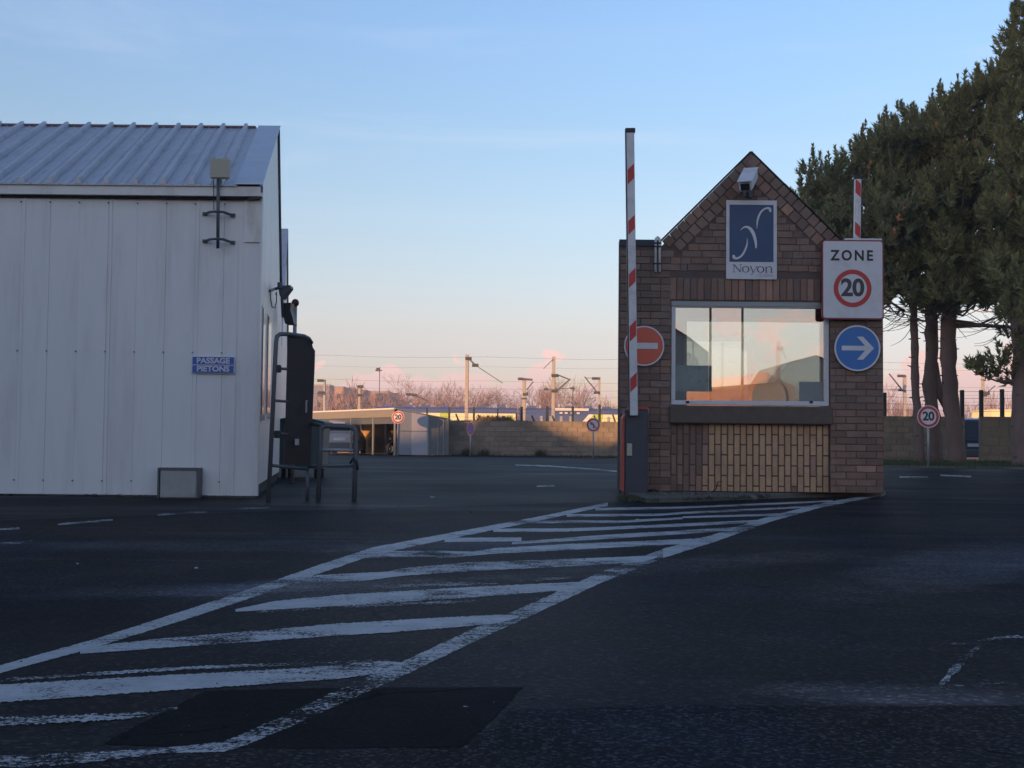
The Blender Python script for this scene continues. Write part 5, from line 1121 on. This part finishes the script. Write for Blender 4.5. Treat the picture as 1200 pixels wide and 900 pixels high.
# parked vehicles
def car(label, px, Y, wm, m, van=False, rot=0.0, zs=1.0):
    c = P(px, 500, Y); root = thing('parked_van' if van else 'parked_car', (c.x, Y, 0), label, 'van' if van else 'car'); W = wm/2
    M = Matrix.Translation((c.x, Y, 0)) @ Matrix.Rotation(rot, 4, 'Z')
    # rear view profile, loft along y
    hb = .95*zs; ht = (1.9 if van else 1.45)*zs
    secs = [(0.0, .93, .22, hb - .1, None), (.12, 1.0, .18, hb, None), (.9, 1.0, .18, hb + .02, None), (2.6, 1.0, .18, hb, None), (3.7, .97, .18, hb - .15, None), (4.0, .88, .25, hb - .3, None)]
    mb = MB(M); vs = []; fs = []
    for y, w, z0, z1, _ in secs:
        for sx, z in ((-.94, z0), (-1, z0 + .2), (-1, z1 - .2), (-.9, z1), (.9, z1), (1, z1 - .2), (1, z0 + .2), (.94, z0)): vs.append((sx*W*w, y, z))
    for i in range(len(secs)-1):
        for k in range(8): fs.append((i*8+k, i*8+(k+1) % 8, (i+1)*8+(k+1) % 8, (i+1)*8+k))
    fs += [tuple(range(7, -1, -1)), tuple(40 + k for k in range(8))]; mb.add(vs, fs); fixn(mb.build('body', m, root))
    cab = [(.05, hb - .02, .88), (.35, ht - .06, .76), (.7, ht, .74), (1.9, ht - .02, .74), (2.8, hb - .02, .86)]
    mb = MB(M); vs = []; 
    for y, z, w in cab: vs += [(-W*w, y, hb - .03), (-W*w*(.99), y, z - .06 if z > hb else z), (-W*w*.85, y, z), (W*w*.85, y, z), (W*w*.99, y, z - .06 if z > hb else z), (W*w, y, hb - .03)]
    fs = [(i*6+k, i*6+(k+1) % 6, (i+1)*6+(k+1) % 6, (i+1)*6+k) for i in range(4) for k in range(6)]; mb.add(vs, fs); fixn(mb.build('roof_and_pillars', m, root))
    mb = MB(M); zz = hb + .06; mb.add([(-W*.74, .075, zz), (W*.74, .075, zz), (W*.64, .30, ht - .14), (-W*.64, .30, ht - .14), (-W*.74, .055, zz), (W*.74, .055, zz), (W*.64, .28, ht - .14), (-W*.64, .28, ht - .14)], [(4,5,6,7), (0,3,2,1), (0,1,5,4), (1,2,6,5), (2,3,7,6), (3,0,4,7)]); mb.build('rear_window', M_darkglass, root)
    for s in (-1, 1):
        mb = MB(M); mb.box((s*W*.96, -.03, hb - .38), (s*W*.76, .04, hb - .1), .01); mb.build('tail_light', M_tail, root)
        for y in (.75, 3.2):
            F = M @ frame((s*W*.88, y, .3), (0, 1, 0), FU); mb = MB(F); mb.disc(0, 0, .30, -.1, .1, 20); w = mb.build('wheel', M_tyre, root); mb = MB(F); mb.disc(0, 0, .18, .1*s, .108*s, 12); mb.build('rim', M_galv, w)
    mb = MB(M); mb.box((-W*.98, -.07, .2), (W*.98, .06, .48), .03); mb.build('bumper', M_greymetal, root)
    mb = MB(M); mb.box((-.26, -.04, .56), (.26, -.005, .68)); mb.build('number_plate', M_signw, root)
car('silver grey hatchback parked beside the shelter, seen through the hoop barrier', 398, 54, 1.45, M_car, zs=.98)
car('dark blue van parked in the gap between the right hand walls', 1142, 46.5, 1.5, M_carblue, True, zs=.85)

# ------------------------------------------------------------------ unseen stand-in buildings behind the viewer, outlines shaped to place the shade
def shade_caster(name, label, prof, s0, depth, windows=0):
    ca_, sa_ = math.cos(R(SUN_A)), math.sin(R(SUN_A)); U = Vector((ca_, -sa_, 0)); Sv = Vector((sa_, ca_, 0))
    M = Matrix((U, Vector((0, 0, 1)), -Sv)).transposed().to_4x4(); M.translation = Sv*s0      # local x=u, y=up, z = away from the yard
    o = Sv*s0 + U*((prof[0][0] + prof[-1][0])/2); root = thing(name, tuple(o), label, 'building')
    mb = MB(M); mb.prism([(prof[0][0], -.02)] + [(prof[-1][0], -.02)] + prof[::-1], 0, depth); fixn(mb.build('walls', M_ware, root))
    mb = MB(M)
    for a, b in zip(prof[:-1], prof[1:]): mb.prism([(a[0] , a[1] + .01), (b[0], b[1] + .01), (b[0], b[1] + .15), (a[0], a[1] + .15)], -.3, depth + .3)
    fixn(mb.build('roof', M_dkroof, root))
    u = prof[0][0] + 2
    while u < prof[-1][0] - 3:
        mb = MB(M); mb.box((u, 1.6, -.06), (u + 2.2, 3.0, .01)); mb.build('window', M_darkglass, root); u += 5
shade_caster('gabled_shade_caster', 'unseen long low shade caster behind the viewer, outline shaped for the wall shadow', [(-50, 5.5), (-42.8, 5.6), (-42.3, 7.0), (-38.9, 7.0), (-38.4, 5.6), (-36.2, 5.7), (-35.2, 6.4), (-34.3, 7.7), (-33.2, 8.0), (-32.4, 7.3), (-31.4, 6.85), (-30.2, 6.7), (-28.2, 6.65), (-25.5, 6.65)], -30, 14)
shade_caster('tall_shade_caster', 'unseen tall grey shade caster behind the viewer, added to shade the pines', [(-26, 17.5), (-15, 20.0), (-3.5, 18.0)], -30.35, 18)
shade_caster('low_shade_caster', 'unseen low grey shade caster behind the viewer, right of the tall one', [(-4.6, 8.2), (12, 8.2)], -30.7, 9)

def rear_house(name, label, x0, x1, y, prof, depth, m):
    root = thing(name, ((x0+x1)/2, y, 0), label, 'building'); mb = MB(frame((0, y, 0), (-1, 0, 0), FU)); mb.prism([(-x0, 0), (-x1, 0)][::1] + [(-a, b) for a, b in prof[::-1]], -depth, 0); fixn(mb.build('walls', m, root))
    mb = MB(); 
    for a, b in zip(prof[:-1], prof[1:]): mb.add([(a[0], y + .2, a[1] + .02), (b[0], y + .2, b[1] + .02), (b[0], y - depth, b[1] + .02), (a[0], y - depth, a[1] + .02)], [(0,1,2,3)])
    mb.build('roof', M_dkroof, root)
rear_house('gabled_house', 'dark gabled house behind the viewer, mirrored at the left of the gatehouse window', 5.5, 10.6, -40, [(5.5, 5.2), (8.3, 6.9), (9.3, 6.3), (10.6, 5.3)], 8, M_ware)
rear_house('reflected_block', 'long low block added behind the viewer, darkening the foot of the gatehouse window', 10.7, 26, -41, [(10.7, 3.6), (14.2, 3.9), (14.9, 5.0), (16.4, 5.4), (18.5, 4.6), (26, 3.6)], 8, M_ware)  # added unseen mass, shaped to darken the reflection low in the glass
for k, (x, y, h) in enumerate(((7.45, -20, 9.5), (8.75, -20.5, 9.5))):
    root = thing('lamp_post', (x, y, 0), ('dark lamp post behind the viewer, nearest the white building', 'dark lamp post behind the viewer, second from the white building', 'dark lamp post behind the viewer beside the low block')[k], 'lamp post')
    mb = MB(); mb.tube([(x, y, 0), (x, y, h)], [.065, .045], 8); mb.build('pole', M_greymetal, root, True); mb = MB(); mb.box((x - .12, y - .1, h), (x + .5, y + .1, h + .12), .03); mb.build('lamp_head', M_greymetal, root)
# ------------------------------------------------------------------ pines
def crown_top(px):
    pts = [(925, 330), (936, 235), (948, 200), (965, 185), (1000, 172), (1025, 145), (1055, 130), (1085, 118), (1110, 112), (1132, 92), (1150, 78), (1172, 72), (1186, 40), (1196, 0), (1230, -50), (1290, -90), (1360, -60), (1430, 40), (1480, 200)]
    for a, b in zip(pts[:-1], pts[1:]):
        if a[0] <= px <= b[0]: return a[1] + (b[1] - a[1])*(px - a[0])/(b[0] - a[0]) + 8*math.sin(px*.13 + 1) + 6*math.sin(px*.29) + 3
    return 1e9
def crown_bot(px):
    pts = [(925, 330), (950, 320), (1000, 345), (1040, 362), (1070, 380), (1120, 372), (1160, 362), (1184, 392), (1200, 432), (1300, 450), (1480, 400)]
    for a, b in zip(pts[:-1], pts[1:]):
        if a[0] <= px <= b[0]: return a[1] + (b[1] - a[1])*(px - a[0])/(b[0] - a[0])
    return 0
nrg = np.random.default_rng(5)
def tuft_mesh(centers, axes, lens, rads, nn=30):
    """bottle-brush tufts of needles: thin triangles round an axis"""
    N = len(centers); c = np.repeat(centers, nn, 0); a = np.repeat(axes, nn, 0); L = np.repeat(lens, nn)[:, None]; r = np.repeat(rads, nn)[:, None]
    t = nrg.random((N*nn, 1)); rv = nrg.normal(size=(N*nn, 3)); rv -= a*(rv*a).sum(1, keepdims=True); rv /= np.linalg.norm(rv, axis=1, keepdims=True) + 1e-9
    base = c + a*L*t; d = rv*(0.85 - .35*t) + a*(.45 + .5*t); d /= np.linalg.norm(d, axis=1, keepdims=True)
    ln = r*(1.15 - .3*t)*(0.8 + .4*nrg.random((N*nn, 1))); side = np.cross(d, nrg.normal(size=(N*nn, 3))); side /= np.linalg.norm(side, axis=1, keepdims=True) + 1e-9
    w = .020 + .014*nrg.random((N*nn, 1)); v = np.empty((N*nn, 3, 3)); v[:, 0] = base - side*w; v[:, 1] = base + side*w; v[:, 2] = base + d*ln + side*w*.4
    return v.reshape(-1, 3)
def np_mesh(name, v, m, parent=None, loc=None):
    n = len(v)//3; o0 = pl(parent) if parent else Vector(loc)
    me = bpy.data.meshes.new(name); me.vertices.add(len(v)); me.vertices.foreach_set('co', (v - np.array(o0)).ravel().astype(np.float32))
    me.loops.add(3*n); me.loops.foreach_set('vertex_index', np.arange(3*n, dtype=np.int32)); me.polygons.add(n)
    me.polygons.foreach_set('loop_start', np.arange(0, 3*n, 3, dtype=np.int32)); me.materials.append(m); me.update(calc_edges=True)
    o = bpy.data.objects.new(name, me); C.objects.link(o)
    if parent: o.parent = parent
    else: o.location = o0
    ORG[o.name] = o0; return o
def pine(label, trunk, Yt, pxr, seed, limbs=(), nclump=230, mm=None, dYr=(-2.6, 2.6), extra=()):
    rr = random.Random(seed); b0 = P(trunk[0][0], trunk[0][1], Yt)
    root = thing('pine_tree', (b0.x, Yt, 0), label, 'tree')
    mb = MB(); pts = []
    for i, (x, y, w) in enumerate(trunk):
        p = P(x, y, Yt); p.z = 0 if i == 0 else p.z; pts.append((p, w*Yt/FPX/2))
    # refine with bumps
    Q = []; 
    for (p, r), (q, s) in zip(pts[:-1], pts[1:]):
        n = max(2, int((q - p).length/.25))
        for k in range(n): f = k/n; Q.append((p.lerp(q, f) + Vector((rr.uniform(-.02, .02), rr.uniform(-.02, .02), 0)), (r*(1-f) + s*f)*rr.uniform(.88, 1.12)))
    Q.append(pts[-1]); mb.tube([q[0] for q in Q], [q[1] for q in Q], 12)
    for _ in range(44):    # snags
        k = rr.randrange(1, len(Q)-1); p, r = Q[k]; a = rr.uniform(0, 6.28); mb.tube([p + Vector((math.cos(a), math.sin(a), 0))*r*.8, p + Vector((math.cos(a)*(r + rr.uniform(.03, .12)), math.sin(a)*(r + .05), rr.uniform(-.02, .05)))], [.025, .012], 5)
    mb.build('trunk', M_bark, root, True)
    top = pts[-1][0]
    lb = MB(); C_, A_, L_, R_ = [], [], [], []
    def clump(c, rad, n):
        for _ in range(n):
            d = Vector((rr.gauss(0, 1), rr.gauss(0, 1), rr.gauss(.35, .8))); d.normalize(); rad_ = rad*rr.uniform(.45, 1.0)
            p = c + Vector((d.x*rad_, d.y*rad_, d.z*rad_*.75)); ax = (d*.55 + Vector((rr.uniform(-.2, .2), rr.uniform(-.2, .2), .95))).normalized()
            C_.append(tuple(p)); A_.append(tuple(ax)); L_.append(rr.uniform(.28, .5)); R_.append(rr.uniform(.13, .20))
    limb_pts = [q[0] for q in Q if q[0].z > top.z*.5]
    for i in range(nclump):
        px = rr.uniform(*pxr); t_ = crown_top(px); b = crown_bot(px)
        if b - t_ < 12: continue
        f = rr.random(); edge = min(1, (px - 925)/90)
        py = t_ + 16 + (b - t_ - 22)*(f**.85); yy = Yt + rr.uniform(*dYr)*(1.0 if f > .25 else .5)
        c = P(px, py, yy); clump(c, rr.uniform(.26, .52), rr.randint(8, 14))
        if rr.random() < .35:
            base = min(limb_pts, key=lambda q: (q - c).length + max(0, q.z - c.z)*3); mid = base.lerp(c, .5) + Vector((0, 0, -.25)); lb.tube([base, mid, c], [.06, .035, .015], 5)
    # candles along the skyline
    x = pxr[0]
    while x < pxr[1]:
        c = P(x, crown_top(x) + rr.uniform(2, 16), Yt + rr.uniform(-.8, .8)); n = rr.randint(2, 6); h = rr.uniform(.3, .95)
        for k in range(n): C_.append((c.x + rr.uniform(-.07, .07), c.y + rr.uniform(-.1, .1), c.z - .25 + k*h/n)); A_.append((rr.uniform(-.12, .12), 0, 1)); L_.append(.30); R_.append(rr.uniform(.13, .18)*(1.1 - .5*k/n))
        x += rr.uniform(7, 19)
    for ex in extra: clump(P(ex[0], ex[1], Yt + ex[2]), ex[3], ex[4]); q = P(ex[0], ex[1], Yt + ex[2]); base = P(ex[5], ex[6], Yt); lb.tube([base, base.lerp(q, .5) + Vector((0, 0, -.12)), q], [.05, .03, .012], 5)
    for q in limbs: b2 = MB(); b2.tube([P(x, y, Yt) for x, y, w in q], [w*Yt/FPX/2 for x, y, w in q], 9); b2.build('bough', M_bark, root, True)
    for _ in range(26):       # bare dead twigs hanging under the crown
        px = rr.uniform(max(pxr[0], 1036), min(pxr[1], 1215)); s_ = P(px, crown_bot(px) - 6, Yt + rr.uniform(-1, 1)); sx = rr.choice((-1, 1)); p = s_.copy(); q = [p.copy()]; dx = sx*rr.uniform(.1, .25); dz = rr.uniform(-.22, .0)
        for k in range(rr.randint(3, 7)): p = p + Vector((dx, rr.uniform(-.05, .05), dz)); dz += rr.uniform(.0, .07); q.append(p.copy())
        lb.tube(q, [.016*(1 - .8*k/len(q)) for k in range(len(q))], 4)
    lb.build('limbs', M_bark, root)
    N = np.array(C_); A = np.array(A_); A /= np.linalg.norm(A, axis=1, keepdims=True)
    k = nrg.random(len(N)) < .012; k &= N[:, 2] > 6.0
    np_mesh('crown', tuft_mesh(N[~k], A[~k], np.array(L_)[~k], np.array(R_)[~k]), mm or M_needle, root)
    if k.any(): np_mesh('sunlit_sprays', tuft_mesh(N[k], A[k], np.array(L_)[k]*.8, np.array(R_)[k]*.8), M_sunneedle, root)['kind'] = 'stuff'  # a few tufts coloured as if catching warm sun
    return root
pine('pine with a thin leaning trunk, leftmost of the row beside the gatehouse', [(1078, 545, 13), (1077, 500, 11), (1073, 455, 10), (1072, 430, 9), (1071, 375, 9), (1070, 340, 8)], 38.0, (930, 1075), 11, [], 165, M_needle2)
pine('pine with a straight mid sized trunk just behind the 20 sign', [(1097, 546, 19), (1094, 500, 17), (1090, 450, 16), (1092, 400, 15), (1091, 360, 14), (1090, 300, 10)], 38.6, (1010, 1125), 12, [[(1095, 425, 9), (1101, 462, 9), (1112, 480, 11)]], 200)
pine('pine with a thick trunk forking low to the left, in the middle of the row', [(1122, 548, 22), (1120, 510, 19), (1114, 470, 18), (1111, 420, 18), (1112, 375, 18), (1118, 300, 12)], 37.5, (1090, 1195), 13, [[(1110, 382, 7), (1150, 381, 5), (1190, 384, 3)], [(1060, 365, 4), (1045, 355, 3), (1035, 362, 2)]], 260, None)
pine('large dark pine at the right edge of the view', [(1203, 552, 34), (1202, 500, 30), (1200, 440, 28), (1200, 380, 28), (1205, 250, 20), (1215, 60, 8)], 34.5, (1165, 1400), 14, [], 420, None, (-2.6, 2.2),
     extra=[(1142, 437, 0, .25, 9, 1196, 446), (1160, 443, .2, .3, 12, 1196, 446), (1176, 432, -.2, .34, 16, 1196, 436), (1183, 450, .1, .25, 8, 1198, 446)])
# shade wall of more pines beyond, out of frame to the right
# ------------------------------------------------------------------ bare trees along the railway
def bare_proto(name, loc, seed, h, label, spread=.5):
    rr = random.Random(seed); root = thing(name, loc, label, 'tree'); mb = MB(); o = Vector(loc); V = []
    def seg(p, d, L, r, lev):
        q = p + d*L; 
        if lev < 3: mb.tube([p, p.lerp(q, .5) + Vector((rr.uniform(-.04, .04)*L, 0, 0)), q], [r, r*.85, r*.7], 5, False)
        else:
            s = Vector((rr.uniform(-1, 1), rr.uniform(-1, 1), rr.uniform(-1, 1))).cross(d).normalized()*r; V.extend([tuple(p - s), tuple(p + s), tuple(q)])
        if lev >= 6: return
        n = (4, 4, 3, 3, 3, 3)[lev]
        for _ in range(n):
            nd = (d + Vector((rr.gauss(0, spread), rr.gauss(0, spread), rr.gauss(.12, spread*.6)))).normalized(); st = rr.uniform(.35, 1.0) if lev else rr.uniform(.55, 1)
            seg(p + d*L*st, nd, L*rr.uniform(.58, .8), r*(.55 if lev < 2 else .68), lev + 1)
    seg(o, Vector((0, 0, 1)), h*.32, h*.016, 0)
    mb.build('trunk', M_twig, root); np_mesh('twigs', np.array(V), M_twig, root); return root
T0 = [bare_proto('bare_tree', (P(462, 500, 190).x, 190, 0), 1, 11.5, 'leafless tree left of the rounded pale one, above the shelter roof'),
      bare_proto('bare_tree', (P(505, 500, 200).x, 200, 0), 4, 12.5, 'broad leafless tree with pale rounded crown left of the tall mast', .6),
      bare_proto('bare_tree', (P(530, 500, 205).x, 205, 0), 9, 12, 'leafless tree immediately left of the tall left mast', .5)]
trees = [(2, 389, 230, .8, 'small leafless tree behind the mast at the steel gate'), (0, 437, 230, 1.05, 'grey leafless tree above the middle of the shelter roof'), (1, 480, 215, 1.0, 'leafless tree between the shelter corner and the bracket mast'),
         (0, 560, 200, .95, 'leafless tree just right of the tall left mast'), (2, 578, 215, .85, 'low leafless tree over the lime green train doors'), (1, 597, 205, .75, 'leafless tree left of the short pale mast'),
         (0, 630, 210, 1.02, 'leafless tree between the short mast and the centre mast'), (2, 655, 200, .95, 'leafless tree right behind the centre mast'), (1, 680, 215, .95, 'leafless tree left of the thin mast by the gatehouse'),
         (2, 716, 220, .62, 'small round leafless bush tree against the gatehouse edge'), (0, 1046, 215, .8, 'leafless tree right beside the gatehouse wall'), (1, 1068, 225, .7, 'leafless tree glimpsed left of the thin pine trunk'),
         (2, 1105, 210, .55, 'leafless tree glimpsed between the pine trunks'), (1, 1146, 230, .5, 'small leafless tree beyond the gap in the wall'), (0, 940, 215, .7, 'leafless tree glimpsed at the right of the gatehouse glass'),
         (1, 545, 235, .9, 'faint leafless tree behind the two trees at the left mast'), (0, 518, 240, .85, 'faint leafless tree between the two pale ones'), (2, 642, 240, .9, 'faint leafless tree behind the centre mast')]
for i, px, Y, s, lab in trees:
    c = copy_thing(T0[i], (P(px, 500, Y).x, Y, 0), lab); s *= 1.22; c.scale = (s, s, s); c.rotation_euler = (0, 0, rnd.uniform(0, 6))
# low scrub belt behind the line of the railway, one mass
V = []
for _ in range(30000):
    px = rnd.uniform(330, 1240); Y = rnd.uniform(178, 186); h = 7.2 + 1.6*math.sin(px*.05) + 1.0*math.sin(px*.17); p = P(px, 500, Y); z = rnd.uniform(0, h)*rnd.uniform(.6, 1); a = Vector((p.x, Y, z)); d = Vector((rnd.gauss(0, .5), rnd.gauss(0, .3), 1)).normalized()*rnd.uniform(.6, 1.6); s = Vector((rnd.uniform(-1, 1), rnd.uniform(-1, 1), 0)).normalized()*.05
    V += [tuple(a - s), tuple(a + s), tuple(a + d)]
tag(np_mesh('distant_scrub', np.array(V), M_twig, None, (0, 182, 0)), 'hazy leafless scrub along the railway', 'scrub', kind='stuff')
# dry scrub and weeds on the wall, by the signs, verge grass
def tuft_field(name, m, label, gen, n, loc):
    V = []
    for _ in range(n):
        p, h, w = gen(); lean = Vector((rnd.gauss(0, .35), rnd.gauss(0, .35), 1)).normalized()*h; s = Vector((rnd.uniform(-1, 1), rnd.uniform(-1, 1), 0)).normalized()*w; V += [tuple(p - s), tuple(p + s), tuple(p + lean)]
    return tag(np_mesh(name, np.array(V), m, None, loc), label, 'plants', kind='stuff')
def g1():
    px = rnd.gauss(582, 17) if rnd.random() < .75 else rnd.uniform(527, 722); z = wallz - .12; p = P(px, 500, 52.7 + rnd.uniform(-.1, .3)); p.z = z; return p, rnd.uniform(.1, .35)*(1.25 if 560 < px < 600 else .7), .02
tuft_field('dry_scrub', M_dry, 'dry scrub growing along the top of the long block wall', g1, 2600, (0, 52, 1))
def g2():
    r = rnd.random(); 
    p = Vector((rnd.uniform(-2.4, 9), 51.9 - abs(rnd.gauss(0, .06)), 0)); h = rnd.uniform(.03, .12)
    if r < .25: q = G(rnd.choice((549, 569, 630)), 533.5); p = Vector((q.x + rnd.gauss(0, .1), 51.6, 0)); h = rnd.uniform(.1, .4)
    return p, h, .015
tuft_field('wall_foot_weeds', M_weed, 'weeds along the foot of the long block wall', g2, 1800, (3, 52, 0))
vg_ = sheet('grass_verge', [(9.0, 41.7), (9.2, 33.6), (12.2, 33.0), (16, 31.6), (26, 30.4), (40, 30), (40, 41), (24, 41.4), (14.8, 41.9)], 0.03, M_verge)
def g3():
    x = rnd.uniform(9.0, 24); y0 = 33.5 - max(0, x - 9)*.22; y = rnd.uniform(y0, 41.6); p = Vector((x, y, .02)); h = rnd.uniform(.04, .16)*(1.4 if rnd.random() < .1 else 1); return p, h, .012
tuft_field('verge_grass', M_grass, 'rough grass on the verge under the pines', g3, 42000, (14, 37, 0))
def g4():
    if rnd.random() < .5: q = G(rnd.uniform(724, 775), rnd.uniform(584, 590))
    else: q = G(rnd.uniform(757, 850), rnd.uniform(583, 588))
    return Vector((q.x, q.y, .02)), rnd.uniform(.01, .05), .006
tuft_field('gatehouse_weeds', M_weed, 'small weeds and moss round the foot of the barrier cabinet', g4, 900, (2, 13.6, 0))
kb = MB(); 
for a, b in (((9.0, 33.5), (12.2, 32.9)), ((12.2, 32.9), (16, 31.5)), ((16, 31.5), (26, 30.3))): vsheet(kb, a, b, 0, .06, .12)
o = kb.build('verge_kerb', M_concd); o['kind'] = 'structure'

# ------------------------------------------------------------------ evening haze
def haze():
    mb = MB(); mb.box((-330, -120, -1.5), (330, 470, 40)); o = mb.build('haze', M_dark); o['kind'] = 'stuff'; o['label'] = 'thin evening haze hanging over the whole place'
    m = bpy.data.materials.new('haze'); m.use_nodes = True; t = NT(m.node_tree); t.n.clear(); out = t.new('ShaderNodeOutputMaterial'); v = t.new('ShaderNodeVolumePrincipled')
    t.set(v, 'Color', rgb(.93, .91, .93)); t.set(v, 'Density', 0.0008); t.set(v, 'Anisotropy', 0.2); t.l.new(v.outputs[0], out.inputs['Volume']); o.data.materials[0] = m
haze()
